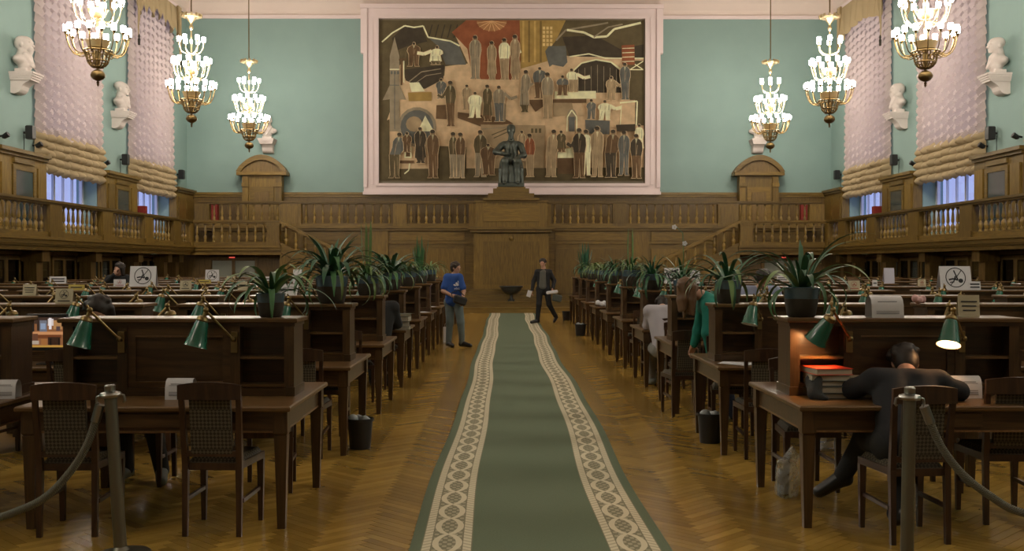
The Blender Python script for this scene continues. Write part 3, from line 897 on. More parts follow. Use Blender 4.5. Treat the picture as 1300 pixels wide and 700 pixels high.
poly([(8,22),(420,22),(315,75),(372,200),(278,212),(275,250),(190,305),(112,262),(104,190),(60,250),(50,400),(8,520)],OL)
poly([(60,95),(110,48),(185,55),(205,110),(120,130),(70,150)],DB)
poly([(210,95),(330,115),(365,205),(280,205),(250,130)],SL)
for q in range(7): line_([(225+q*26,40),(210+q*26,95)],5,DB)
line_([(18,112),(60,75),(112,45),(150,52),(188,46),(208,92),(300,108),(338,128)],6,LI)
poly([(112,225),(275,205),(270,265),(195,305),(115,270)],DB)
line_([(130,275),(180,235),(260,222)],4,GR); line_([(150,285),(200,250),(262,240)],3,GR)
poly([(305,72),(365,22),(595,22),(590,180),(575,268),(392,264),(370,140)],OR)
ell_(470,25,62,42,C(120,78,42),14,0,pi)
for q in range(8): line_([(470,25),(470+62*cos(pi*(q+0.5)/8),25+44*sin(pi*(q+0.5)/8))],3,C(150,112,70))
poly([(585,22),(775,22),(735,110),(690,150),(700,190),(590,222)],MU)
for q in range(4): line_([(600+q*24,25),(600+q*24,195)],8,C(84,66,26) if q%2 else C(134,108,48))
for q in range(3):
    for r in range(5): poly([(680+q*15,48+r*17),(690+q*15,48+r*17),(690+q*15,60+r*17),(680+q*15,60+r*17)],C(150,128,74))
poly([(775,22),(1097,22),(1097,178),(790,170),(700,150),(735,105)],OL)
poly([(760,90),(900,85),(1000,140),(1097,120),(1097,178),(790,170)],DB)
line_([(735,105),(775,62),(860,48),(950,32)],7,GR); line_([(780,62),(850,72),(892,92),(945,88),(975,58),(1085,32)],9,LI)
line_([(890,92),(950,50),(1010,38)],6,GR); line_([(790,172),(870,160),(940,178),(1097,178)],5,LI)
poly([(690,150),(705,128),(775,128),(782,195),(765,214),(720,205),(708,214)],SL)
poly([(800,320),(802,240),(840,200),(900,186),(960,196),(1012,240),(1014,320)],DB)
line_([(800,235),(840,198),(900,184),(962,194),(1012,232)],6,LI)
for q in range(7): line_([(828+q*26,205+abs(q-3)*6),(828+q*26,320)],2,GR)
poly([(1012,188),(1097,188),(1097,455),(1062,455),(1062,350),(1012,350)],OL)
line_([(1040,190),(1095,225),(1040,225),(1095,190)],4,LI)
poly([(1005,125),(1058,122),(1060,205),(1008,205)],OR)
for q in range(4): line_([(1008,138+q*18),(1058,136+q*18)],3,LI)
poly([(8,684),(8,450),(48,430),(48,684)],OL)
ell_(162,462,80,82,GR,18); ell_(162,462,68,70,SL,18); ell_(150,450,34,32,TA,12); poly([(165,480),(196,415),(232,480)],LI)
poly([(50,480),(50,170),(70,92),(90,170),(90,480)],GR)
poly([(50,290),(20,352),(50,348)],GR); poly([(90,290),(118,350),(90,348)],GR)
line_([(50,225),(90,225)],4,LI); line_([(50,290),(90,290)],3,SL); line_([(70,240),(70,470)],3,SL)
for q in range(3): poly([(54+q*13,232),(62+q*13,232),(62+q*13,245),(54+q*13,245)],SL)
line_([(98,180),(98,290)],7,BR); line_([(108,190),(108,280)],4,LI); poly([(88,182),(120,178),(120,188),(88,190)],BR)
poly([(125,320),(222,318),(222,354),(128,356)],MU); poly([(130,280),(170,278),(195,315),(140,318)],LI)
poly([(242,372),(288,370),(286,430),(240,428)],BR); poly([(330,400),(520,425),(560,448),(430,462),(330,425)],BR)
poly([(500,440),(500,370),(515,350),(528,370),(528,440)],GR)
poly([(625,350),(860,345),(860,362),(625,366)],BR); poly([(720,362),(800,362),(812,412),(725,418)],TA); poly([(730,315),(900,313),(900,345),(730,345)],LI)
poly([(628,365),(700,365),(650,400)],BR)
poly([(855,432),(957,436),(955,492),(858,488)],SL)
line_([(998,362),(1070,355),(1066,455)],6,LI); line_([(1005,372),(1000,455)],4,LI)
poly([(425,452),(690,455),(686,645),(425,640)],TA); line_([(430,470),(560,462)],4,GR)
for q in range(3): poly([(632+q*16,468),(642+q*16,468),(642+q*16,486),(632+q*16,486)],OL)
line_([(470,495),(560,458),(562,470),(478,508)],4,OL)
ell_(800,415,20,28,GR,12); line_([(780,480),(782,420),(800,392),(820,420),(820,480)],5,LI); poly([(788,420),(812,420),(812,480),(788,480)],SL)
poly([(8,635),(1097,628),(1097,684),(8,684)],OL); poly([(250,540),(365,545),(365,640),(250,640)],OL)
poly([(740,590),(862,588),(862,655),(742,655)],BR); poly([(742,560),(800,545),(860,588),(742,590)],LI)
poly([(82,600),(150,600),(150,612),(82,612)],BR); poly([(110,545),(140,545),(140,590),(110,590)],LI); poly([(116,552),(134,552),(134,584),(116,584)],BR)
line_([(110,655),(128,640),(132,612)],5,LI)
W = LI
for a in [(402,85,264,48,GR,GR),(470,108,268,38,TA,TA),(522,96,268,46,W,TA,True,0,1),(566,82,268,40,TA,TA),
          (150,114,212,52,BR,BR),(238,128,205,50,W,OL,True,6,-1),(262,262,345,44,SL,SL),(300,272,460,44,OL,BR,True,0,-0.8),
          (368,288,392,42,TA,TA),(402,318,424,58,W,W),(452,288,440,40,OL,BR),(500,292,440,50,GR,SL,True,0,1),
          (604,228,402,40,GR,OL,True,6,0.6),(668,216,345,58,SL,BR),(700,238,428,50,GR,TA),(762,250,332,50,SL,BR),(806,222,318,46,W,TA,True,-6,1),
          (962,254,352,42,TA,TA,True,0,0.8),(1018,198,350,44,SL,SL),(936,352,434,56,W,W,True,0,0.8),(880,348,430,40,SL,SL),
          (70,486,672,52,SL,OL,True,18,0.8),(122,484,566,38,BR,BR),(176,464,612,48,DB,DB),(228,474,672,50,BR,BR),(312,484,672,36,OL,GR),(342,486,672,40,BR,GR),
          (424,476,668,54,OL,GR),(456,532,660,66,BR,BR),(594,478,600,32,TA,TA),(626,490,668,42,OR,TA),(714,474,668,52,TA,TA,True,10,0.8),(756,478,566,40,OL,BR),
          (858,474,662,46,W,W),(830,468,672,56,DB,BR,True,0,-0.6),(904,460,668,54,TA,TA),(958,474,670,58,BR,DB,True,10,0),(1014,478,662,48,SL,SL),(1076,452,570,36,W,TA),(1064,492,674,50,DB,BR)]:
    fig_(*a)
poly([(980,455),(1060,452),(1060,480),(985,482)],DB)
M_mural = attr_mat('mural_paint', 0.8, 0.45, 3.0, 0.2)
ob_ = part('painting', pm, M_mural, mg)
x0,z0 = mp_(0,700); x1,z1 = mp_(1107,12)
part('panel', MB().box(x0,x1,-0.018,0.10,z0,z1), plain('panel_edge',(0.2,0.17,0.12),0.8), mg)
def framebar(xa,xb,za,zb,inn,axis):
    m_ = MB()
    m_.box(xa,xb,-0.10,0.13,za,zb)
    return m_
fw = 0.52
def fr(nm, steps):
    m_ = MB()
    for b in steps: m_.box(*b)
    part(nm, m_, M_frame, mg)
X0,Z0 = x0-fw, z0-0.36; X1,Z1 = x1+fw, z1+0.45
for sx in (0,1):
    a,b = (X0,x0+0.04) if sx==0 else (x1-0.04,X1)
    o1,o2 = (X0,X0+0.14) if sx==0 else (X1-0.14,X1)
    i1,i2 = (x0-0.06,x0+0.05) if sx==0 else (x1-0.05,x1+0.06)
    fr('frame_side', [(a,b,-0.10,0.129,z0+0.04,z1-0.04),(o1,o2,-0.18,-0.10,z0-0.10,Z1-0.13),(i1,i2,-0.15,-0.10,z0+0.05,z1-0.05),(a+0.2,b-0.2,-0.125,-0.10,z0,z1)])
    e1,e2 = (X0-0.10,X0) if sx==0 else (X1,X1+0.10)
    part('frame_ear', MB().box(e1,e2,-0.17,0.128,z1-1.35,Z1-0.13), M_frame, mg)
fr('frame_side', [(X0,X1,-0.10,0.13,z1-0.04,Z1),(X0-0.12,X1+0.12,-0.20,-0.10,Z1-0.12,Z1+0.03),(x0-0.06,x1+0.06,-0.15,-0.10,z1-0.05,z1+0.06),(X0+0.8,X1-0.8,-0.125,-0.1,z1+0.22,z1+0.3)])
fr('frame_side', [(X0,X1,-0.10,0.13,Z0,z0+0.04),(X0-0.02,X1+0.02,-0.20,-0.10,Z0-0.02,Z0+0.10),(x0-0.06,x1+0.06,-0.15,-0.10,z0-0.06,z0+0.05)])

# ------------------------------------------------------------------ seated bronze statue
def rotx(a): return np.array([[1,0,0],[0,cos(a),-sin(a)],[0,sin(a),cos(a)]])
def rotz(a): return np.array([[cos(a),-sin(a),0],[sin(a),cos(a),0],[0,0,1]])
g = thing('statue', 'dark bronze statue of a seated man in a long coat on the oak plinth', 'statue', (0.19,37.45,4.36))
part('base', MB().bbox(-0.46,0.46,-0.52,0.42,0,0.15,0.02), M_statue, g)
S = Solid(0.045)
S.rbox((0,0.16,0.42),(0.36,0.26,0.34),0.06)
for e in (-1,1):
    S.chain([(0.19*e,0.05,0.80),(0.21*e,-0.38,0.83),(0.20*e,-0.36,0.45),(0.21*e,-0.38,0.12)],[0.16,0.145,0.125,0.11],0.05)
    S.cap((0.21*e,-0.40,0.07),(0.24*e,-0.54,0.06),0.075,0.06,0.03)
    S.chain([(0.30*e,-0.02,0.80),(0.34*e,-0.16,0.55),(0.37*e,-0.20,0.08)],[0.11,0.10,0.08],0.05)
S.cap((0.0,-0.30,0.62),(0.02,-0.30,0.1),0.10,0.12,0.05)
S.chain([(0,0.14,0.75),(0,0.12,1.10),(0,0.08,1.42)],[0.27,0.25,0.22])
S.cap((-0.24,0.10,1.47),(0.24,0.10,1.47),0.13); S.cap((0,0.07,1.50),(0,0.0,1.76),0.13,0.095)
S.ell((0,-0.01,1.97),(0.15,0.18,0.19)); S.ell((0,0.04,2.06),(0.155,0.165,0.13)); S.cap((0,-0.12,1.82),(0,-0.15,1.66),0.10,0.06,0.03); S.cap((0,-0.11,1.86),(0,-0.14,1.72),0.075,0.05,0.03)
S.cap((0,-0.165,1.97),(0,-0.20,1.90),0.022,0.032,0.02); S.cap((-0.07,-0.15,2.01),(0.07,-0.15,2.01),0.02,None,0.015)
S.chain([(0.34,0.10,1.42),(0.46,0.02,1.08),(0.27,-0.27,1.00)],[0.125,0.105,0.075]); S.ell((0.19,-0.34,0.98),(0.10,0.08,0.05),None,0.02)
S.chain([(-0.34,0.10,1.42),(-0.54,-0.02,1.20),(-0.32,-0.24,1.12),(-0.17,-0.29,1.10)],[0.125,0.11,0.075,0.065]); S.ell((-0.13,-0.31,1.09),(0.08,0.06,0.05),None,0.02)
for e in (-1,1): S.cap((0.10*e,-0.12,1.52),(0.16*e,-0.19,1.02),0.05,0.04,0.02)
S.cap((0,-0.13,1.44),(0,-0.15,1.1),0.03,0.03,0.02)
place('figure', S.mesh('figure', M_statue, 0.025), g, (0,0,0.08))

# ------------------------------------------------------------------ plaster busts on wall brackets
def bust_mesh(kind):
    S = Solid(0.03)
    S.ell((0,-0.05,0.70),(0.135,0.165,0.185)); S.ell((0,0.03,0.76),(0.145,0.16,0.135))
    S.cap((0,-0.13,0.60),(0,-0.165,0.55),0.075,0.045); S.cap((0,-0.20,0.70),(0,-0.235,0.645),0.020,0.034,0.015)
    S.cap((-0.08,-0.185,0.74),(0.08,-0.185,0.74),0.026,None,0.015); S.cap((-0.03,-0.20,0.595),(0.03,-0.20,0.595),0.018,None,0.012)
    for e in (-1,1): S.ell((e*0.142,0.0,0.67),(0.028,0.04,0.06),None,0.01)
    S.cap((0,0.02,0.60),(0,0.05,0.40),0.115,0.13)
    S.ell((0,0.05,0.31),(0.34,0.17,0.13)); S.cap((0,0.0,0.34),(0,-0.03,0.20),0.20,0.17)
    if kind == 0:
        S.cap((0,-0.17,0.55),(0,-0.15,0.42),0.075,0.04); S.ell((0,0.07,0.72),(0.155,0.155,0.17))
    elif kind == 1:
        S.ell((0,0.06,0.80),(0.155,0.17,0.13)); S.cap((0.10,-0.15,0.45),(0.0,-0.22,0.2),0.05,0.03)
    S.cap((-0.14,-0.08,0.44),(-0.02,-0.23,0.15),0.05,0.035,0.02); S.cap((0.14,-0.08,0.44),(0.02,-0.23,0.15),0.05,0.035,0.02)
    S.rbox((0,0.02,0.05),(0.17,0.14,0.05),0.015)
    return S.mesh('bust', M_plaster, 0.016)
BM = [bust_mesh(k) for k in range(3)]
mb = MB()
mb.box(-0.30,0.30,-0.36,0.24,0.45,0.50); mb.box(-0.28,0.28,-0.33,0.24,0.40,0.45); mb.box(-0.26,0.26,-0.30,0.24,0.35,0.40); mb.box(-0.24,0.24,-0.27,0.24,0.30,0.35)
pr = [(0.24,0.30),(0.24,0.0),(0.19,-0.02)]+[(0.19-0.20*t/6-0.02*sin(pi*t/6), -0.02+0.10*(t/6)**2) for t in range(1,7)]+[(-0.01-0.22*t/6, 0.08+0.22*(t/6)**0.5) for t in range(1,7)]
mb.prism(pr[::-1], -0.20, 0.20, 'yz')
BRK = mb.mesh('bracket', M_plaster)
def bust(x,y,z,rz,kind,lab,where):
    b = place('bust_bracket', BRK, None, (x,y,z), (0,0,rz)); tag(b,'plaster bracket under the bust %s' % where,'bracket')
    o = place('bust', BM[kind], None, (x,y,z+0.50), (0,0,rz), 1.02); tag(o, lab+' '+where, 'bust')
for s, side in ((-1,'left'),(1,'right')):
    rz = radians(90) if s < 0 else radians(-90)
    bust(SX(s,HW-0.24),26.0,5.84,rz,0 if s<0 else 2,'white plaster bust','on the nearest pier of the %s wall' % side)
    bust(SX(s,HW-0.24),32.6,5.84,rz,1 if s<0 else 0,'white plaster bust','on the second pier of the %s wall' % side)
    bust(PX(340 if s<0 else 963,39.7),39.76,5.86,0,2 if s<0 else 1,'white plaster bust','on the back wall behind the %s far chandelier' % side)

# ------------------------------------------------------------------ ruched curtains
WD = 4.3
RJ = random.Random(21); JIT = [RJ.random() for _ in range(40)]
def sheer_fn(top,bot,cols,per,amp,sag):
    def fn(u,v):
        z = top+(bot-top)*v; y = -WD/2+WD*u
        c = u*cols; ci = min(cols-1,int(c)); fr_ = c-ci
        col_ = abs(sin(pi*min(1,max(0,fr_))))
        side_ = abs(2*fr_-1)                       # 0 in the middle of a swag, 1 on the tape
        t = (z - sag*side_)/per + 1.0*JIT[ci] + 0.12*sin(z*1.3+ci*2.0); ft = t-math.floor(t)
        hgt = (ft**1.3) if ft < 0.82 else ((1-ft)/0.18)
        x = 0.04 + 0.10*col_**0.6 + amp*hgt*(0.35+0.65*col_**0.5)
        return (x, y + 0.015*sin(z*9+ci), z)
    return fn
ME_SHEER = MB().grid(sheer_fn(10.75,4.98,10,0.24,0.13,0.20),120,260).mesh('sheer_panel', M_sheer, True)
def gold_fn(i,n):
    zt = 5.14-i*0.205; zb = zt-0.28
    def fn(u,v):
        c = u*9; ci = min(8,int(c)); fr_ = c-ci; col_ = abs(sin(pi*fr_))
        j = JIT[(ci*3+i*7)%40]
        y = -WD/2-0.03+(WD+0.06)*u; z = zt+(zb-zt)*v - (0.10*col_-0.05)*v + 0.035*(j-0.5) + (0.014*sin(u*150) if v>0.9 else 0)
        x = 0.05+0.04*col_ + (0.20+0.06*j)*sin(pi*min(1,v**1.5*0.95+0.02))**0.8*(0.04+0.96*col_**1.6)
        return (x,y,z)
    return fn
ME_GOLD = [MB().grid(gold_fn(i,5),120,9).mesh('gold_ruffle', M_goldcloth, True) for i in range(5)]
# valance: peaked flaps and side tails
mb = MB()
mb.box(0.10,0.34,-WD/2-0.08,WD/2+0.08,10.72,10.92)
def val_fn(u,v):
    c = u*7; fr_ = c-math.floor(c); d_ = 0.55+0.35*sin(pi*fr_)**0.6 + 0.35*abs(2*u-1)**1.5
    return (0.36+0.08*sin(c*2*pi)*v+0.03*sin(u*60)*v, -WD/2-0.06+(WD+0.12)*u, 10.80-d_*v)
ME_VAL = MB().grid(val_fn,84,6).mesh('valance', M_goldcloth, True)
ME_BOX = mb.mesh('pelmet_board', M_frame)
def tail_fn(e):
    def fn(u,v):
        w_ = 0.40*(1-0.55*v)
        return (0.40+0.05*sin(u*14)*(1-v*0.3), e*(WD/2+0.06)-e*w_*u, 10.85-(1.95-0.9*u)*v)
    return fn
ME_TAIL = [MB().grid(tail_fn(e),14,10).mesh('valance_tail', M_goldcloth, True) for e in (-1,1)]
ME_TAS = MB().lathe([(0.01,0.35),(0.03,0.30),(0.035,0.25),(0.02,0.22),(0.045,0.18),(0.035,0.0)],8).mesh('tassel', plain('dark_tassel',(0.03,0.025,0.015),0.8))
for s, side in ((-1,'left'),(1,'right')):
    for wc, word in zip(WINS, ('nearest','middle','farthest')):
        g = thing('curtain', 'tall ruched cream curtain with gold ruffled hem, %s window of the %s wall' % (word,side), 'curtain', (SX(s,HW),wc-0.05,0), 0 if s<0 else pi, 'ruched window curtains')
        place('sheer_panel', ME_SHEER, g)
        for me_ in ME_GOLD: place('gold_ruffle', me_, g)
        place('valance', ME_VAL, g); place('pelmet_board', ME_BOX, g)
        for me_ in ME_TAIL: place('valance_tail', me_, g)
        for e in (-1,1): place('tassel', ME_TAS, g, (0.42,e*(WD/2+0.02),8.62))

# ------------------------------------------------------------------ small dark fittings on the side walls
def wall_fit(x,y,z,rz,lab,kind):
    g = thing('wall_speaker' if kind=='box' else 'wall_spotlight', lab, 'speaker' if kind=='box' else 'spotlight', (x,y,z), rz)
    if kind == 'box':
        part('case', MB().bbox(-0.10,0.10,-0.26,-0.08,-0.17,0.17,0.02), M_black, g)
        part('mount', MB().tube([(0,0,0),(0,-0.09,0)],0.03), M_black, g)
        part('cable', MB().tube([(0,-0.01,-0.05),(0,-0.01,-1.3)],0.008,5), M_black, g)
    else:
        part('mount', MB().tube([(0,0,0),(0,-0.12,0.02)],0.025), M_black, g)
        part('head', MB().lathe([(0.03,-0.1),(0.06,-0.06),(0.07,0.06),(0.06,0.07)],10,M=Matrix.Translation((0,-0.17,0.02))@Matrix.Rotation(radians(60),4,'X')), M_black, g)
for s, side in ((-1,'left'),(1,'right')):
    rz = radians(90) if s<0 else radians(-90)
    X = SX(s,HW)
    for (y,z,w) in ((26.5,4.95,'nearest pier'),(33.1,4.93,'second pier'),(38.8,4.95,'back corner')):
        wall_fit(X,y,z,rz,'small black wall speaker on the %s of the %s wall' % (w,side),'box')
    for (y,z,w) in ((25.2,4.7,'near end of nearest pier'),(27.0,4.68,'far end of nearest pier'),(31.6,4.66,'near end of second pier')):
        wall_fit(X,y,z,rz,'small dark spotlight above the oak cabinet, %s of the %s wall' % (w,side),'spot')

# ------------------------------------------------------------------ chandeliers
def chandelier(loc, label):
    g = thing('chandelier', label, 'chandelier', loc, 0, 'tiered gilt chandeliers')
    Z = lambda z: z-loc[2]
    # the lowest point of the finial is the base
    part('rod', MB().tube([(0,0,3.05),(0,0,12.32-loc[2])],0.018,6), M_bronze, g)
    crown = MB().lathe([(0.04,3.02),(0.26,3.06),(0.29,3.10),(0.20,3.09),(0.12,3.0),(0.05,2.92),(0.03,2.86),(0.06,2.80),(0.06,2.76),(0.025,2.7)],16)
    for k in range(10):
        a = 2*pi*k/10; crown.prism([(0.16,3.06),(0.29,3.06),(0.31,3.13),(0.24,3.17)],-0.03,0.03)
        n = 8; crown.v[-n:] = [tuple(Matrix.Rotation(a,3,'Z') @ Vector(p)) for p in crown.v[-n:]]
    part('crown', crown, M_gold, g, smooth=True)
    part('stem', MB().lathe([(0.02,0.9),(0.03,1.2),(0.05,1.25),(0.03,1.32),(0.03,1.75),(0.055,1.82),(0.03,1.9),(0.025,2.3),(0.05,2.4),(0.025,2.48),(0.02,2.75)],10), M_gold, g, smooth=True)
    bowl = MB()
    n = 16
    prof = [(0.30,0.76),(0.24,0.66),(0.22,0.56),(0.20,0.50),(0.15,0.44),(0.09,0.42)]
    for k in range(n):
        a = 2*pi*k/n
        bowl.tube([(r*cos(a),r*sin(a),z) for r,z in prof],0.014,5)
    for r,z in ((0.30,0.76),(0.215,0.54),(0.12,0.42)):
        bowl.tube([(r*cos(2*pi*t/24),r*sin(2*pi*t/24),z) for t in range(25)],0.018,5)
    bowl.lathe([(0.06,0.76),(0.07,0.60),(0.05,0.46),(0.05,0.40),(0.03,0.38)],10)
    part('bowl', bowl, M_bronze, g, smooth=True)
    part('ball', MB().lathe([(0.02,0.38),(0.06,0.36),(0.13,0.31),(0.155,0.25),(0.15,0.21),(0.11,0.16),(0.05,0.13),(0.02,0.12)],14), M_bronze, g, smooth=True)
    part('finial', MB().lathe([(0.015,0.13),(0.035,0.09),(0.02,0.06),(0.03,0.04),(0.004,0.0)],8), M_bronze, g, smooth=True)
    for zz, r0, r1 in ((0.95,0.24,0.20),(1.62,0.20,0.15)):
        m_ = MB().lathe([(r1*0.5,zz-0.16),(r1,zz-0.12),(r0,zz),(r0+0.02,zz+0.03),(r0,zz+0.04),(r1*0.6,zz)],16)
        part('gilt_basket', m_, M_gold, g, smooth=True)
    shade = MB().lathe([(0.030,0),(0.050,0.012),(0.057,0.05),(0.056,0.125),(0.048,0.14),(0.02,0.142)],10).mesh('shade', M_shade, True)
    for (cnt,r,z,rb,zb,mt) in ((16,0.64,1.12,0.20,0.74,M_bronze),(12,0.50,1.78,0.10,1.42,M_gold),(6,0.33,2.38,0.04,2.05,M_gold)):
        pts = []
        for t in range(9):
            w = t/8
            rr = rb+(r-rb)*(1-(1-w)**1.9); zz = zb + (z-zb)*(w**2.4) - 0.10*sin(pi*min(1,w*1.3))*(1 if cnt>6 else 0)
            pts.append((rr,0,zz))
        arm = MB().tube(pts,0.013 if cnt>6 else 0.016,6)
        arm.lathe([(0.012,z-0.07),(0.03,z-0.03),(0.045,z-0.005),(0.045,z)],8,cx=r)
        arm = arm.mesh('arm', mt, True)
        for k in range(cnt):
            a = 2*pi*(k+0.25)/cnt
            place('arm', arm, g, (0,0,0), (0,0,a))
            dz = 0.10*(k%2) if cnt==16 else 0.0
            place('shade', shade, g, (r*cos(a),r*sin(a),z-0.002))
    return g
ZC = 5.47
ch0 = None
for s, side in ((-1,'left'),(1,'right')):
    for y, w in ((22.75,'cut off by the top edge'),(29.5,'second of three'),(36.1,'farthest of three')):
        lab = 'gilt chandelier of lit white shades, %s row, %s' % (side,w)
        loc = (SX(s,8.9),y,ZC)
        if ch0 is None: ch0 = chandelier(loc,lab)
        else: dup(ch0,loc,0,lab)
    dup(ch0,(SX(s,8.9),16.0,ZC),0,'gilt chandelier of lit white shades, %s row, over the middle desks' % side)
    dup(ch0,(SX(s,8.9),2.6,ZC),0,'gilt chandelier of lit white shades, %s row, over the hall entrance' % side)
    dup(ch0,(SX(s,8.9),9.25,ZC),0,'gilt chandelier of lit white shades, %s row, over the front desks' % side)
# ------------------------------------------------------------------ reading desks
def make_desk(name,label):
    g = thing(name,label,'desk')
    part('tabletop', MB().bbox(-0.85,0.85,-0.69,0.69,0.738,0.772,0.008), M_top, g)
    m = MB().box(-0.80,0.80,-0.64,-0.615,0.615,0.738); m.box(-0.80,0.80,0.615,0.64,0.615,0.738)
    m.box(-0.80,-0.775,-0.615,0.615,0.615,0.738); m.box(0.775,0.80,-0.615,0.615,0.615,0.738)
    part('apron', m, M_desk, g)
    m = MB().box(-0.803,-0.78,-0.62,0.62,0.603,0.615); m.box(0.78,0.803,-0.62,0.62,0.603,0.615); m.box(-0.8,0.8,-0.645,-0.62,0.603,0.615); m.box(-0.8,0.8,0.62,0.645,0.603,0.615)
    part('apron_bead', m, M_edge, g)
    leg = MB().box(-0.045,0.045,-0.045,0.045,0.60,0.738); leg.taper(0,0,0.60,0.088,0.585,0.070); leg.taper(0,0,0.0,0.048,0.585,0.080)
    lm = leg.mesh('leg', M_deskv)
    for sx in (-1,1):
        for sy in (-1,1): place('leg', lm, g, (sx*0.78,sy*0.605,0))
    part('drawer_front', MB().bbox(-0.30,0.30,-0.655,-0.64,0.635,0.725,0.004), M_desk, g)
    # the raised book shelf along the middle
    B = 0.772
    m = MB().bbox(-0.795,0.795,-0.19,0.19,B+0.49,B+0.52,0.006); part('top_board', m, M_top, g)
    m = MB().box(-0.775,0.775,-0.165,0.165,B+0.465,B+0.49); part('top_moulding', m, M_desk, g)
    ep = MB().box(-0.022,0.022,-0.155,0.155,B,B+0.465); ep.box(-0.03,0.03,-0.17,0.17,B,B+0.06); em = ep.mesh('end_panel', M_deskv)
    for x in (-0.745,0.745): place('end_panel', em, g, (x,0,0))
    dv = MB().box(-0.018,0.018,-0.150,0.150,B,B+0.465).mesh('divider', M_deskv)
    for x in (-0.375,0.375): place('divider', dv, g, (x,0,0))
    fs_ = MB().box(-0.033,0.033,-0.158,-0.150,B,B+0.465).mesh('face_stile', M_deskv)
    for x in (-0.375,0.375,-0.735,0.735): place('face_stile', fs_, g, (x,0,0))
    for x0,x1 in ((-0.723,-0.393),(0.393,0.723)):
        for z in (0.06,0.245):
            part('shelf', MB().box(x0,x1,-0.148,0.150,B+z,B+z+0.018), M_top, g)
        part('bay_back', MB().box(x0,x1,-0.004,0.004,B,B+0.465), M_desk, g)
    part('center_panel', MB().box(-0.357,0.357,-0.135,0.135,B,B+0.465), M_desk, g)
    m = MB()
    for y in (-0.148,):
        m.box(-0.36,0.36,y,-0.135,B+0.40,B+0.465); m.box(-0.36,0.36,y,-0.135,B,B+0.09); m.box(-0.36,-0.29,y,-0.135,B+0.09,B+0.40); m.box(0.29,0.36,y,-0.135,B+0.09,B+0.40)
    part('panel_frame', m, M_desk, g)
    m = MB().box(-0.29,0.29,-0.152,-0.140,B+0.392,B+0.402); m.box(-0.29,0.29,-0.152,-0.140,B+0.088,B+0.098)
    part('panel_bead', m, M_edge, g)
    part('rail', MB().box(-0.72,0.72,-0.156,-0.148,B,B+0.055), M_desk, g)
    return g
ROWY = [7.20+2.52*k for k in range(10)]
COLD = [2.18+1.88*k for k in range(5)]     # left of the carpet: distance of desk middle
def deskx(s,c): return -(2.18+1.88*c) if s < 0 else 2.67+1.93*c
SIDEW = {-1:'left',1:'right'}
AISLE = ['beside the aisle','second from the aisle','third from the aisle','fourth from the aisle','fifth from the aisle']
desk0 = None; DESKS = {}
for r in range(10):
    for s in (-1,1):
        for c in range(5):
            x = deskx(s,c); y = ROWY[r]
            e = abs(x)-0.8
            px = 642+1340*(e if s>0 else -e)/y
            if px > 1320 or px < -20: continue
            lab = 'dark wooden reading desk with raised shelf, %s row %s of carpet, %s' % (ORD[r],SIDEW[s],AISLE[c])
            if desk0 is None:
                desk0 = make_desk('reading_desk',lab); desk0.location = (x,y,0); o = desk0; o['group'] = 'reading desks in rows'
            else: o = dup(desk0,(x,y,0),0,lab,'reading desks in rows')
            DESKS[(r,s,c)] = (x,y)

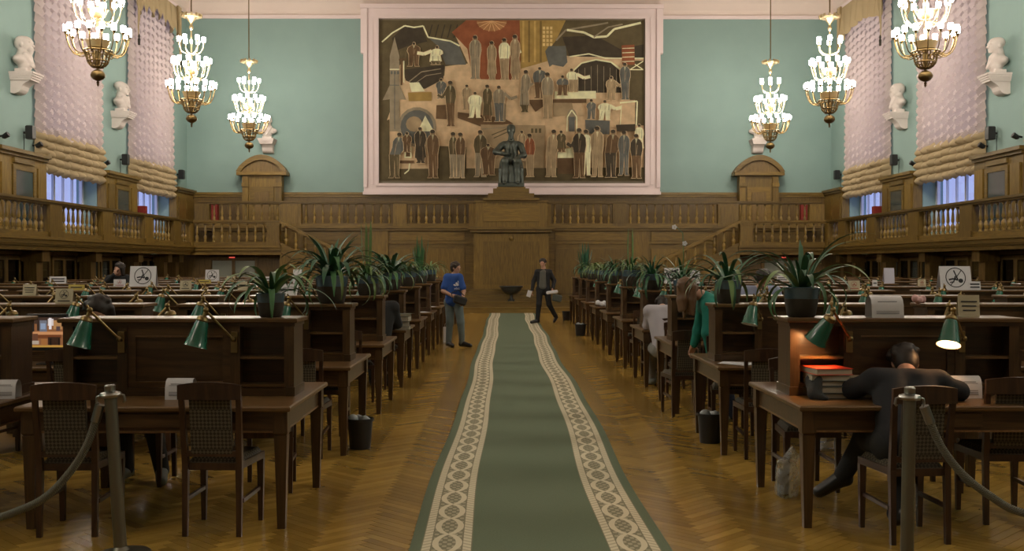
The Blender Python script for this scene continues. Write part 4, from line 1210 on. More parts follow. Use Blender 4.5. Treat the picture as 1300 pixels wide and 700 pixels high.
# ------------------------------------------------------------------ chairs
M_uph, nt, bs = new_mat('patterned_upholstery')
L = nt.links
tc = nt.nodes.new('ShaderNodeTexCoord'); mp = nt.nodes.new('ShaderNodeMapping'); mp.inputs['Rotation'].default_value = (0,radians(45),0); mp.inputs['Scale'].default_value = (1,1,1)
ck = nt.nodes.new('ShaderNodeTexChecker'); ck.inputs['Scale'].default_value = 62
ck.inputs['Color1'].default_value = (0.036,0.029,0.019,1); ck.inputs['Color2'].default_value = (0.115,0.098,0.066,1)
L.new(tc.outputs['Object'],mp.inputs['Vector']); L.new(mp.outputs['Vector'],ck.inputs['Vector']); L.new(ck.outputs['Color'],bs.inputs['Base Color'])
bs.inputs['Roughness'].default_value = 0.9
def make_chair(name,label):
    g = thing(name,label,'chair')
    for sx in (-1,1):
        m = MB().taper(sx*0.165,-0.215,0,0.030,0.44,0.036,0.030,0.040,0,0.015)
        m.taper(sx*0.165,-0.20,0.44,0.036,0.86,0.030,0.040,0.026,sx*0.010,-0.055)
        part('rear_leg', m, M_chair, g)
        m = MB().taper(sx*0.185,0.205,0,0.028,0.40,0.042); part('front_leg', m, M_chair, g)
        part('side_stretcher', MB().box(sx*0.178-0.009,sx*0.178+0.009,-0.19,0.19,0.20,0.225), M_chair, g)
    m = MB()
    vs = []
    for i in range(13):
        u = -1+2*i/12; x = 0.192*u; zt = 0.945-0.020*u*u; yb = -0.265+0.02*(1-u*u)*-1
        vs += [(x,yb-0.013,0.838),(x,yb-0.013,zt),(x,yb+0.013,zt),(x,yb+0.013,0.838)]
    fs = []
    for i in range(12):
        for k in range(4):
            j = (k+1)%4; fs.append((i*4+k,(i+1)*4+k,(i+1)*4+j,i*4+j))
    fs += [(0,1,2,3),(51,50,49,48)]
    m.add(vs,fs); part('top_rail', m, M_chair, g)
    sl = lambda z: -0.20-0.055*(z-0.44)/0.42
    vs = []
    for z in (0.50,0.84):
        for y in (-0.014,0.014):
            for x in (-0.125,0.125): vs.append((x,sl(z)+y,z))
    m = MB().add(vs,[(0,1,5,4),(3,2,6,7),(1,3,7,5),(2,0,4,6),(0,2,3,1),(4,5,7,6)]); part('back_panel', m, M_uph, g)
    part('lower_rail', MB().box(-0.155,0.155,-0.222,-0.198,0.485,0.52), M_chair, g)
    m = MB()
    m.add([(-0.165,-0.205,0.40),(0.165,-0.205,0.40),(0.205,0.225,0.40),(-0.205,0.225,0.40),(-0.165,-0.205,0.445),(0.165,-0.205,0.445),(0.205,0.225,0.445),(-0.205,0.225,0.445)],[(0,3,2,1),(4,5,6,7),(0,1,5,4),(1,2,6,5),(2,3,7,6),(3,0,4,7)])
    part('seat_frame', m, M_chair, g)
    m = MB()
    m.add([(-0.15,-0.19,0.445),(0.15,-0.19,0.445),(0.19,0.21,0.445),(-0.19,0.21,0.445),(-0.13,-0.17,0.478),(0.13,-0.17,0.478),(0.17,0.19,0.478),(-0.17,0.19,0.478)],[(4,5,6,7),(0,1,5,4),(1,2,6,5),(2,3,7,6),(3,0,4,7)])
    part('seat', m, M_uph, g)
    return g
chair0 = None
def chair(x,y,rz,lab,grp='chairs at the reading desks'):
    global chair0
    if chair0 is None:
        chair0 = make_chair('chair',lab); chair0.location = (x,y,0); chair0.rotation_euler = (0,0,rz); chair0['group'] = grp; return chair0
    return dup(chair0,(x,y,0),rz,lab,grp)
chair(-1.772,6.61,radians(-2),'patterned-back chair, nearest the carpet at the near side of the front left desk')
chair(-2.66,6.60,radians(2),'patterned-back chair behind the rope post at the front left desk')
chair(-3.75,6.75,radians(-14),'chair at the left picture edge drawn up to the second front desk')
chair(2.43,6.40,radians(3),'patterned-back chair holding the man in the black suit')
chair(3.22,6.86,radians(-3),'empty patterned-back chair beside the man in the black suit')
RC = random.Random(11)
for (r,s,c),(x,y) in sorted(DESKS.items()):
    if c > 0 and not (c == 1 and r in (1,2)): continue
    for sd in (-1,1):
        for q,dx in enumerate((-0.46,0.42)):
            if sd < 0 and r == 0: continue
            if (r,s,c,sd) == (2,1,0,-1) and q == 0: dx = -0.70
            if (r,s,c,sd) == (0,-1,0,1) and q == 0: continue
            seat = 'seat nearer the carpet' if (q == 1) == (s < 0) else 'seat farther from the carpet'
            lab = 'dark patterned chair, %s side of %s-row %s desk %s, %s' % ('near' if sd<0 else 'far',ORD[r],SIDEW[s],'by aisle' if c==0 else 'second in',seat)
            yy = y+sd*(0.69-0.09+RC.uniform(-0.04,0.05))
            if r == 9 and sd > 0: continue
            chair(x+dx+RC.uniform(-0.03,0.03), yy, (0 if sd<0 else pi)+radians(RC.uniform(-6,6)), lab)
chair(-2.75,8.02,pi,'chair under the woman behind the front left desk')

# ------------------------------------------------------------------ clip-on desk lamps
BZ = 1.145
def make_lamp(name,label):
    g = thing(name,label,'lamp')
    m = MB().bbox(-0.022,0.022,-0.022,0.0,-0.085,0.06,0.004); part('bracket', m, M_brass, g)
    m = MB().tube([(0,-0.02,0.0),(0,-0.05,0.01)],0.012,8); m.sphere((0,-0.055,0.012),0.020,8,6); part('knuckle', m, M_brass, g, smooth=True)
    part('arm', MB().tube([(0,-0.055,0.012),(-0.135,-0.20,0.205)],0.009,8), M_brass, g, smooth=True)
    m = MB().sphere((-0.135,-0.20,0.21),0.020,8,6); m.tube([(-0.135,-0.20,0.21),(-0.15,-0.21,0.245)],0.007,6)
    m.tube([(-0.135,-0.20,0.21),(-0.148,-0.205,0.165)],0.013,8); part('joint', m, M_brass, g, smooth=True)
    Mx = Matrix.Translation((-0.150,-0.206,0.163)) @ Matrix.Rotation(radians(14),4,'Y') @ Matrix.Rotation(radians(-6),4,'X')
    m = MB().lathe([(0.020,0.01),(0.036,0.0),(0.042,-0.02),(0.038,-0.028)],14,M=Mx); part('shade_cap', m, M_brass, g, smooth=True)
    sh = MB().lathe([(0.036,-0.02),(0.044,-0.045),(0.056,-0.11),(0.072,-0.185),(0.078,-0.195)],18,M=Mx,cap=False)
    sh = part('shade', sh, M_green, g, smooth=True)
    part('lining', MB().lathe([(0.075,-0.194),(0.069,-0.183),(0.053,-0.11),(0.041,-0.045),(0.01,-0.03)],18,M=Mx,cap=False), M_greenin, sh, smooth=True)
    part('bulb', MB().sphere(tuple(Mx @ Vector((0,0,-0.12))),(0.026,0.026,0.034),10,6), M_greenin, g, smooth=True)
    return g
lamp0 = None; LAMPS = {}
RL = random.Random(5)
for (r,s,c),(x,y) in sorted(DESKS.items()):
    for sd in (-1,1):
        if sd > 0 and r > 3: continue
        for q,dx in enumerate((-0.375,0.375)):
            lit = (r,s,c,sd) == (0,1,0,-1)
            pos = 'nearer the carpet' if (q == 1) == (s < 0) else 'farther from the carpet'
            lab = '%sgreen-shaded brass lamp, %s side of %s-row %s desk %s, %s' % ('lit ' if lit else '','near' if sd<0 else 'far',ORD[r],SIDEW[s],('by aisle','second in','third in','fourth in','fifth in')[c],pos)
            loc = (x+dx*(1 if sd<0 else -1), y+sd*0.159, BZ)
            rz = 0 if sd<0 else pi
            if lamp0 is None:
                lamp0 = make_lamp('desk_lamp',lab); lamp0.location = loc; lamp0.rotation_euler = (0,0,rz); o = lamp0; o['group'] = 'green desk lamps'
            else: o = dup(lamp0,loc,rz+(0 if r==0 else radians(RL.uniform(-14,14))),lab,'green desk lamps')
            LAMPS[(r,s,c,sd,q)] = o
# the lamps that are switched on: warm bulb inside the shade
M_litbulb = plain('lit_bulb', (0.9,0.8,0.6), 0.5, emit=(1.0,0.62,0.40), estr=6)
M_litlining = plain('lit_lining', (0.9,0.72,0.55), 0.6)
def switch_on(key, power, off=(-0.172,-0.218,0.02)):
    o = LAMPS[key]
    for ch in o.children:
        if ch.name.startswith('bulb'):
            ch.data = ch.data.copy(); ch.data.materials.clear(); ch.data.materials.append(M_litbulb)
    ld = bpy.data.lights.new('bulb_light','POINT'); ld.energy = power; ld.color = (1.0,0.50,0.20); ld.shadow_soft_size = 0.02
    lo_ = bpy.data.objects.new('bulb_light',ld); COL.objects.link(lo_); lo_.parent = o; lo_.location = off
def tip(key, ax, ay=0):
    # tip the shade about its joint
    p = Vector((-0.150,-0.206,0.163)); Rm = Matrix.Rotation(radians(ay),3,'Y') @ Matrix.Rotation(radians(ax),3,'X')
    for ch in LAMPS[key].children:
        if ch.name.split('.')[0] in ('shade','shade_cap','bulb'):
            ch.rotation_euler = (radians(ax),radians(ay),0); ch.location = p-Rm@p
    return tuple(p+Rm@(Vector((-0.172,-0.218,0.02))-p))
switch_on((0,1,0,-1,0), 18.0, tip((0,1,0,-1,0), 26, 14))
switch_on((0,1,0,-1,1), 6.0, tip((0,1,0,-1,1), -15))
LAMPS[(0,1,0,-1,0)].rotation_euler = (0,0,radians(-8))
switch_on((3,-1,0,-1,1), 9.0)
switch_on((3,1,0,-1,0), 6.0)

# ------------------------------------------------------------------ potted plants on the shelf tops at the aisle ends
def leaf_arc(Lg,w,bend,n=11,fold=0.28,power=1.4):
    """a strap leaf that sets off along +x and curls down by bend degrees"""
    vs = []; fs = []; x = z = 0.0
    for i in range(n+1):
        t = i/n
        th = -radians(bend)*t**power
        ww = w*(0.50+1.0*math.sqrt(max(0,t*(1-t)))) *(1-t**5)+0.0015
        for e in (-1,0,1): vs.append((x-abs(e)*ww*fold*sin(th), e*ww, z+abs(e)*ww*fold*cos(th)))
        x += cos(th)*Lg/n; z += sin(th)*Lg/n
    for i in range(n):
        for k in range(2): fs.append((i*3+k,i*3+k+1,(i+1)*3+k+1,(i+1)*3+k))
    return MB().add(vs,fs)
LEAF = {}
for nm, args in {'strap':(0.46,0.019,125),'long':(0.66,0.020,100),'spider':(0.40,0.0085,165),'wide':(0.44,0.023,125),'up':(0.47,0.016,60),'hang':(0.50,0.014,190)}.items():
    for k_, mt in (('g',M_leaf),('p',M_leaf2),('b',M_leaf3)): LEAF[(nm,k_)] = leaf_arc(*args).mesh('leaf',mt,True)
def snake(h,w):
    vs = []; fs = []
    for i in range(8):
        t = i/7; ww = w*(0.6+0.6*t)*(1-t**5)+0.002
        for e in (-1,0,1): vs.append((0.01*sin(t*4), e*ww, h*t)); vs[-1] = (vs[-1][0]+abs(e)*ww*0.3, vs[-1][1], vs[-1][2])
    for i in range(7):
        for k in range(2): fs.append((i*3+k,i*3+k+1,(i+1)*3+k+1,(i+1)*3+k))
    return MB().add(vs,fs)
for k_, mt in (('g',M_leaf),('p',M_leaf2),('b',M_leaf3)):
    LEAF[('snake',k_)] = snake(0.42,0.020).mesh('leaf',mt,True); LEAF[('blade',k_)] = snake(0.62,0.016).mesh('leaf',mt,True)
POT = MB().lathe([(0.085,0),(0.095,0.01),(0.11,0.09),(0.115,0.125),(0.10,0.13)],18).mesh('pot', M_pot, True)
RIM = MB().lathe([(0.112,0.12),(0.118,0.15),(0.122,0.185),(0.128,0.20),(0.118,0.205),(0.10,0.18)],18,cap=False).mesh('glazed_rim', M_potrim, True)
SOIL = MB().lathe([(0.10,0.17),(0.02,0.185)],14).mesh('soil', M_soil)
def plant(name,label,x,y,z,spec,sc=1.0,seed=0,stuff=False,rz=0):
    """spec: list of (leaf, colour, count, tilt range, scale range)"""
    R_ = random.Random(seed)
    g = thing(name,label,'plant',(x,y,z),rz,'potted plants on the desk shelves')
    place('pot',POT,g,sc=sc); place('glazed_rim',RIM,g,sc=sc); place('soil',SOIL,g,sc=sc)
    acc = MB()
    for (lf,cl,n,tl,scr) in spec:
        n = int(n*1.8+0.5)
        for i in range(n):
            a = 2*pi*(i+R_.random()*0.8)/n+R_.random(); tilt = radians(R_.uniform(*tl)); s_ = R_.uniform(*scr)
            rot = (0,-tilt,a) if lf not in ('snake','blade') else (0,tilt,a)
            rr = R_.uniform(0.01,0.05)*sc; s_ *= sc
            lc = (rr*cos(a),rr*sin(a),0.175*sc)
            if stuff:
                M_ = Matrix.Translation(lc)@Matrix.Rotation(a,4,'Z')@Matrix.Rotation(rot[1],4,'Y')@Matrix.Scale(s_,4)
                me = LEAF[(lf,cl)]
                acc.add([M_@v.co for v in me.vertices],[tuple(p.vertices) for p in me.polygons])
            else: place('leaf',LEAF[(lf,cl)],g,lc,rot,s_)
    if stuff:
        o = part('foliage',acc,LEAF[(spec[0][0],spec[0][1])].materials[0],g,smooth=True); o['kind'] = 'stuff'
    return g
TZ = 0.772+0.52
AM = [('strap','b',10,(35,80),(0.8,1.1)),('wide','b',8,(25,75),(0.75,1.05)),('strap','g',8,(15,60),(0.8,1.1)),('up','b',6,(55,85),(0.7,0.95)),('hang','p',3,(10,40),(0.8,1.0))]
LONG = [('long','b',7,(30,75),(0.8,1.05)),('strap','b',7,(30,80),(0.8,1.1)),('strap','p',5,(15,60),(0.9,1.2)),('hang','b',3,(10,40),(0.8,1.0))]
SPI = [('spider','p',12,(20,80),(0.8,1.15)),('spider','g',12,(30,85),(0.8,1.1)),('strap','g',3,(50,80),(0.6,0.8))]
SNK = [('blade','g',4,(2,12),(0.7,1.0)),('snake','b',6,(4,20),(0.8,1.1)),('spider','p',10,(20,70),(0.7,1.0))]
BUS = [('wide','b',10,(20,75),(0.55,0.85)),('wide','g',9,(0,60),(0.55,0.8)),('up','b',7,(50,85),(0.5,0.75)),('hang','g',4,(0,35),(0.6,0.8))]
ER = lambda s: (-1.60 if s<0 else 2.05)
SPL = [  # (row, side, offset x, spec, scale, kind words)
 (0,-1,-0.00,[('strap','p',4,(50,80),(1.1,1.4)),('long','b',4,(25,55),(0.8,1.1)),('strap','g',5,(25,65),(1.0,1.35)),('hang','g',3,(20,50),(0.9,1.2))],0.80,'small potted plant with broad pale leaves'),
 (1,-1,0.0,AM,1.25,'big bushy dark green potted plant'),
 (2,-1,0.0,SPI[:1]+[('blade','p',2,(2,8),(0.9,1.0)),('strap','b',10,(20,75),(0.7,1.0)),('hang','p',5,(5,40),(0.8,1.0))],1.1,'potted plant with one tall upright leaf'),
 (3,-1,0.0,AM+[('up','b',4,(40,70),(1.0,1.3))],1.2,'spreading dark potted plant with thick leaves'),
 (4,-1,0.0,SPI,1.2,'pale green spider plant'),
 (5,-1,0.0,SNK,1.2,'potted snake plant with tall blades'),
 (6,-1,0.0,SPI,1.2,'feathery spider plant'),
 (0,1,-0.03,[('long','b',5,(50,80),(0.75,1.05)),('long','p',3,(25,45),(0.8,1.15)),('wide','b',4,(45,80),(0.9,1.15)),('up','b',3,(60,85),(0.7,0.95)),('hang','g',5,(15,45),(0.75,1.0)),('up','b',2,(25,40),(1.2,1.5))],1.0,'large potted plant with very long arching leaves'),
 (1,1,-0.0,LONG,1.05,'arching strap-leaved plant in blue rimmed pot'),
 (2,1,-0.0,[('up','g',4,(50,80),(0.8,1.1)),('strap','b',6,(30,75),(0.6,0.9)),('wide','b',3,(20,60),(0.6,0.8))],0.9,'tall thin plant with white flowers'),
 (3,1,0.0,BUS+[('hang','b',6,(0,30),(0.9,1.2))],1.1,'drooping dark leaved plant'),
 (4,1,0.0,SPI+[('blade','p',1,(0,3),(0.9,0.9))],1.3,'wide pale spider plant'),
 (5,1,0.0,BUS,1.2,'rounded leafy potted plant'),
 (6,1,0.0,SPI,1.15,'low spider plant'),
 (7,1,0.0,SPI,1.15,'sparse spider plant'),
 (8,1,0.0,BUS+SNK[:2],1.25,'taller leafy potted plant'),
]
for i,(r,s,ox,spec,sc,kw) in enumerate(SPL):
    p = plant('potted_plant','%s, %s-row shelf end %s of carpet' % (kw,ORD[r],SIDEW[s]), ER(s)+ox, ROWY[r], TZ, spec, sc, 40+i, r>=5)
    if (r,s) == (2,1):
        fl = MB()
        st = MB().tube([(0,0,0.17),(0.01,-0.02,0.45),(0.0,-0.03,0.72),(-0.08,-0.03,0.80)],0.005,5)
        part('flower_stem',st,M_leaf,p)
        for (a,b) in ((-0.10,0.79),(0.02,0.60)):
            f = MB()
            for q in range(5):
                an = 2*pi*q/5; f.sphere((a+0.018*cos(an),-0.045,b+0.018*sin(an)),(0.014,0.006,0.014),8,5)
            part('flower',f,M_paper,p)
# extra pots standing between the others on the left side
for i,(x,y,kw) in enumerate(((-1.95,ROWY[3],'second pot of trailing plants'),(-1.98,ROWY[5],'second pot of leafy plants'))):
    plant('potted_plant','%s on the %s-row shelf, left of the carpet' % (kw,ORD[3 if i==0 else 5]), x, y, TZ, BUS if i else SPI, 0.95, 90+i, True)

# ------------------------------------------------------------------ signs and cards
def bars(m, x0,x1,z0,z1,n,y=-0.002,t=0.45):
    for q in range(n):
        z = z1-(z1-z0)*(q+0.5)/n; h_ = (z1-z0)/n*t/2
        sh = 0.0 if n < 3 else (x1-x0)*0.10*((q*37)%3)/2
        m.box(x0+sh,x1-sh,y-0.001,y,z-h_,z+h_)
def ring(m,cx,cz,r,w,y=-0.002,n=28):
    vs=[];fs=[]
    for k in range(n):
        a=2*pi*k/n
        vs += [(cx+(r-w)*cos(a),y-0.001,cz+(r-w)*sin(a)),(cx+r*cos(a),y-0.001,cz+r*sin(a))]
    for k in range(n):
        j=(k+1)%n; fs.append((2*k,2*k+1,2*j+1,2*j))
    m.add(vs,fs)
def quadline(m,pts,w,y=-0.003):
    for (x0,z0),(x1,z1) in zip(pts[:-1],pts[1:]):
        d=math.hypot(x1-x0,z1-z0); nx,nz=-(z1-z0)/d*w/2,(x1-x0)/d*w/2
        m.add([(x0-nx,y,z0-nz),(x1-nx,y,z1-nz),(x1+nx,y,z1+nz),(x0+nx,y,z0+nz)],[(0,1,2,3)])
def sign(px0,px1,py0,py1,r,label,mat,kind,ink=None,tilt=8,roll=0,name='sign'):
    y = ROWY[r]-0.05; w = (px1-px0)/1340*y; h = (py1-py0)/1340*y
    x = PX((px0+px1)/2,y)
    g = thing(name,label,'sign',(x,y,TZ+0.001),radians(roll))
    T = Matrix.Rotation(radians(-tilt),3,'X')
    def add(nm,m,mt):
        m.v = [tuple(T@Vector(p)) for p in m.v]; return part(nm,m,mt,g)
    add('card',MB().box(-w/2,w/2,0,0.004,0,h),mat)
    back = MB().add([(-w/2,0.004,h),(w/2,0.004,h),(w/2,0.10,0),(-w/2,0.10,0)],[(0,1,2,3)]); 
    part('prop',MB().add([tuple(T@Vector((-w/2,0.004,h))),tuple(T@Vector((w/2,0.004,h))),(w/2,h*sin(radians(tilt))*2+0.03,0.001),(-w/2,h*sin(radians(tilt))*2+0.03,0.001)],[(0,1,2,3)]),mat,g)
    m = MB(); ink = ink or M_ink
    if kind == 'text2': bars(m,-w*0.40,w*0.40,h*0.15,h*0.85,2)
    elif kind == 'text3': bars(m,-w*0.38,w*0.38,h*0.2,h*0.8,3,t=0.3)
    elif kind == 'text1': bars(m,-w*0.36,w*0.36,h*0.3,h*0.7,1)
    elif kind == 'page': bars(m,-w*0.36,w*0.36,h*0.15,h*0.9,8,t=0.4)
    elif kind in ('ban','banbig'):
        cz = h*0.52 if kind=='banbig' else h*0.62; rr = min(w,h)*(0.42 if kind=='banbig' else 0.30)
        ring(m,0,cz,rr,rr*0.09)
        quadline(m,[(-rr*0.55,cz-rr*0.8),(rr*0.62,cz+rr*0.75)],rr*0.08)
        # crossed-out pictogram: an angled handset with a splayed stand
        quadline(m,[(-rr*0.15,cz+rr*0.72),(rr*0.22,cz-rr*0.25)],rr*0.13); quadline(m,[(-rr*0.02,cz+rr*0.15),(-rr*0.25,cz-rr*0.5)],rr*0.12)
        quadline(m,[(-rr*0.68,cz-rr*0.22),(-rr*0.25,cz-rr*0.12),(rr*0.2,cz-rr*0.25)],rr*0.16)
        quadline(m,[(-rr*0.6,cz-rr*0.5),(-rr*0.2,cz-rr*0.42)],rr*0.10)
        mm = [(rr*0.48+rr*0.24*cos(2*pi*k/12),-0.003,cz-rr*0.32+rr*0.22*sin(2*pi*k/12)) for k in range(12)]
        m.add(mm,[tuple(range(12))])
        if kind == 'ban': bars(m,-w*0.35,w*0.35,h*0.1,h*0.25,1)
    elif kind == 'art':
        Ra = random.Random(3)
        for q in range(9):
            quadline(m,[(Ra.uniform(-w*.4,w*.4),Ra.uniform(h*.1,h*.9)),(Ra.uniform(-w*.4,w*.4),Ra.uniform(h*.1,h*.9)),(Ra.uniform(-w*.4,w*.4),Ra.uniform(h*.1,h*.9))],w*0.09)
    if m.v: add('print',m,ink)
    return g
sign(165,198,340,366,4,'large white tilted sign with crossed-out circle beside the far woman',M_paper,'banbig',tilt=10)
sign(145,160,356,365,4,'small white card with pink print next to the large crossed-circle sign',M_paper,'ban',M_inkred)
sign(64,85,353,362,5,'small white two-line card on a far left shelf',M_paper,'text2')
sign(88,108,362,369,3,'low yellow card strip on the left shelves',M_yellow,'text1')
sign(30,47,361,375,2,'beige three-line card at the left end of the third-row shelf',M_beige,'text3')
sign(71,93,367,386,1,'beige card with crossed-out circle on the second-row left shelf',M_beige,'ban')
sign(229,243,359,371,3,'beige circle-sign card behind the lamp, fourth row left',M_beige,'ban')
sign(252,268,357,362,5,'low yellow card on the sixth-row left shelf',M_yellow,'text1')
sign(261,278,342,357,6,'white card with crossed-out circle below the left stair landing',M_paper,'banbig')
sign(288,298,351,358,6,'tiny beige circle card right of the white crossed-circle card',M_beige,'ban')
sign(302,314,357,369,3,'beige card with single line beside the small plant, fourth row left',M_beige,'text1')
sign(325,350,353,362,5,'wide white two-line card behind the small left plant',M_paper,'text2')
sign(372,383,342,360,5,'tall white notice left of the bushy plant',M_paper,'text1')
sign(345,378,361,376,2,'wide pale card leaning behind the small left plant',M_paper,'text1',tilt=20,roll=-12)
sign(1196,1236,339,370,3,'large white tilted sign with crossed-out circle on the right side',M_paper,'banbig',tilt=12,roll=0)
sign(1232,1247,357,368,3,'small white two-line card peeking from behind the large right sign',M_paper,'text2')
sign(1219,1246,375,403,0,'olive beige card standing on the front right shelf',M_beige,'text3',tilt=6)
sign(1078,1093,359,371,3,'beige card with red circle print, fourth row right',M_beige,'ban',M_inkred)
sign(1109,1115,356,364,4,'tiny white card on the fifth-row right shelf',M_paper,'text1')
sign(1124,1137,341,361,5,'tall blank bluish white sheet standing on a right shelf',plain('lavender_paper',(0.56,0.55,0.66),0.8),'none')
sign(1167,1177,355,364,4,'small beige circle card below the crossed-circle sign side, fifth row right',M_beige,'ban',M_inkred)
sign(987,1002,350,357,6,'white two-line card below the right stair landing',M_paper,'text2')
sign(1014,1021,351,356,7,'tiny white card right of the two-line landing card',M_paper,'text1')
sign(844,867,341,361,5,'white card with bold black drawing behind the plants',M_paper,'art')
sign(877,889,342,359,5,'narrow white notice beside the bold black drawing',M_paper,'text1')
sign(919,936,340,362,4,'white sheet behind the arching plant, right of the carpet',M_paper,'page')
# folded tent cards
def tent(x,y,z,w,h,d,rz,label,n=8,mat=None):
    g = thing('tent_card',label,'card',(x,y,z),rz)
    prof = []
    for t in range(9):
        a = pi*t/8; prof.append((-d*cos(a)*(1 if True else 0), h*min(1,sin(a)**0.55)))
    m = MB(); vs=[];fs=[]
    for yy,zz in prof: vs += [(-w/2,yy,zz),(w/2,yy,zz)]
    for t in range(8): fs.append((2*t,2*t+1,2*t+3,2*t+2))
    m.add(vs,fs); part('card',m,mat or M_paper,g,smooth=True)
    m = MB(); sl = []
    # print lies on the front slope
    (ya,za),(yb2,zb) = prof[0],prof[2]
    for q in range(n):
        t = 0.95-0.75*(q+0.5)/n; hh = 0.012*h/0.15
        p = lambda tt: (ya+(yb2-ya)*tt-0.0025, za+(zb-za)*tt)
        sh = w*0.30 if q==0 else w*0.36
        (y0,z0),(y1,z1) = p(t-0.02),p(t+0.02)
        m.add([(-sh,y0-0.003,z0),(sh,y0-0.003,z0),(sh,y1-0.003,z1),(-sh,y1-0.003,z1)],[(0,1,2,3)])
    part('print',m,plain('grey_print',(0.22,0.22,0.24),0.8),g)
    return g
tent(2.56,7.12,TZ,0.215,0.145,0.07,0,'white folded tent card with lines of print on the front right shelf')
tent(-2.12,6.90,0.773,0.175,0.135,0.06,0,'white folded tent card on the front left desk top')
tent(-3.28,6.95,0.773,0.15,0.12,0.06,radians(5),'white folded card at the far left on the next front desk')
tent(3.02,6.93,0.773,0.19,0.145,0.06,0,'white tent card on the desk beside the man in the black suit')

# ------------------------------------------------------------------ books
def book(x,y,z,l,w,t,rz,col,label,pages=(0.5,0.45,0.36),grp=None):
    g = thing('book',label,'book',(x,y,z),rz,grp)
    cm = plain('book_cover',col,0.55)
    m = MB().box(-l/2,l/2,-w/2,w/2,0,0.004); m.box(-l/2,l/2,-w/2,w/2,t-0.004,t); m.box(-l/2,l/2,w/2-0.004,w/2,0.004,t-0.004)
    part('cover',m,cm,g)
    part('pages',MB().box(-l/2+0.006,l/2-0.006,-w/2+0.006,w/2-0.004,0.004,t-0.004),M_pages,g)
    return g
M_pages = plain('book_pages',(0.42,0.38,0.30),0.9)
def stack(x,y,z,items,where):
    zz = z
    for i,(l,w,t,rz,col,cn) in enumerate(items):
        pos = 'bottom' if i==0 else 'top' if i==len(items)-1 else ('second from bottom' if i==1 else 'third from bottom' if i==2 else 'just under the top')
        book(x,y,zz,l,w,t,radians(rz),col,'%s book, %s of the stack %s' % (cn,pos,where),grp='books stacked '+where)
        zz += t+0.0005
stack(2.13,7.0,0.773,[(0.22,0.27,0.035,4,(0.03,0.035,0.035),'black'),(0.24,0.28,0.045,-3,(0.10,0.12,0.11),'grey'),(0.23,0.27,0.035,3,(0.04,0.05,0.05),'dark grey'),(0.25,0.28,0.038,-4,(0.14,0.17,0.16),'pale grey'),(0.25,0.29,0.042,6,(0.55,0.05,0.02),'red')],'on the front right desk')
stack(2.36,7.02,0.773,[(0.19,0.26,0.05,-4,(0.12,0.11,0.09),'grey brown'),(0.19,0.25,0.05,3,(0.16,0.15,0.12),'taupe'),(0.20,0.26,0.035,-6,(0.45,0.36,0.24),'cream')],'beside the red book')
part_bag = thing('folded_scarf','dark grey folded scarf beside the book stack on front right desk','scarf',(2.02,6.88,0.773))
S = Solid(0.02); S.cap((0,0,0.04),(0.02,0.12,0.10),0.045,0.05); S.cap((-0.01,-0.02,0.03),(0.03,0.02,0.13),0.04,0.035); S.cap((0.02,-0.05,0.02),(0.05,-0.09,0.012),0.03,0.015)
place('fabric',S.mesh('fabric',plain('dark_fabric',(0.03,0.034,0.036),0.9),0.012),part_bag)
yb = ROWY[3]-0.42
stack(-1.62,yb,0.773,[(0.26,0.30,0.04,3,(0.4,0.25,0.14),'tan'),(0.24,0.28,0.045,-6,(0.2,0.12,0.06),'brown'),(0.26,0.3,0.04,4,(0.36,0.20,0.10),'light brown'),(0.25,0.29,0.05,-3,(0.34,0.3,0.22),'cream')],'under the lit fourth-row lamp')
stack(-1.42,yb+0.02,0.773,[(0.24,0.28,0.035,0,(0.25,0.28,0.24),'pale'),(0.22,0.26,0.07,4,(0.10,0.12,0.10),'thick dark'),(0.24,0.28,0.07,-3,(0.13,0.15,0.12),'thick grey'),(0.26,0.3,0.03,5,(0.16,0.17,0.13),'thin grey')],'at aisle edge of fourth-row desk')
for i,(r,s,x) in enumerate(((5,-1,-1.55),(6,-1,-1.6),(6,1,2.2),(7,1,2.1),(1,1,2.05))):
    g = thing('paper_pile','loose white papers on the %s-row aisle desk, %s of carpet' % (ORD[r],SIDEW[s]),'paper',(x,ROWY[r]-0.42,0.773),radians(10*i))
    for q in range(3): part('sheet',MB().box(-0.105,0.105,-0.15,0.15,0.0015*q,0.0015*q+0.001),M_paper,g,(0.01*q,0.012*q,0),(0,0,0.2*q))
g = thing('crumpled_bag','crumpled white plastic bag on the seventh-row desk right of the carpet','bag',(1.98,ROWY[6]-0.45,0.775))
S = Solid(0.02)
for q in range(9): S.ell((0.08*sin(q*2.1),0.08*cos(q*1.7),0.05+0.015*(q%3)),(0.05,0.035,0.05+0.01*(q%2)))
place('film',S.mesh('film',M_paper,0.012),g)
g = thing('crumpled_tissue','crumpled pink tissue on the shelf behind the front right desk','tissue',(PX(1162,ROWY[1]),ROWY[1]-0.1,TZ+0.002))
S = Solid(0.012)
for q in range(7): S.ell((0.045*sin(q*2.1),0.03*cos(q*1.7),0.03+0.008*(q%3)),(0.03,0.02,0.03+0.008*(q%2)))
place('film',S.mesh('film',plain('pink_tissue',(0.62,0.38,0.38),0.8),0.008),g)

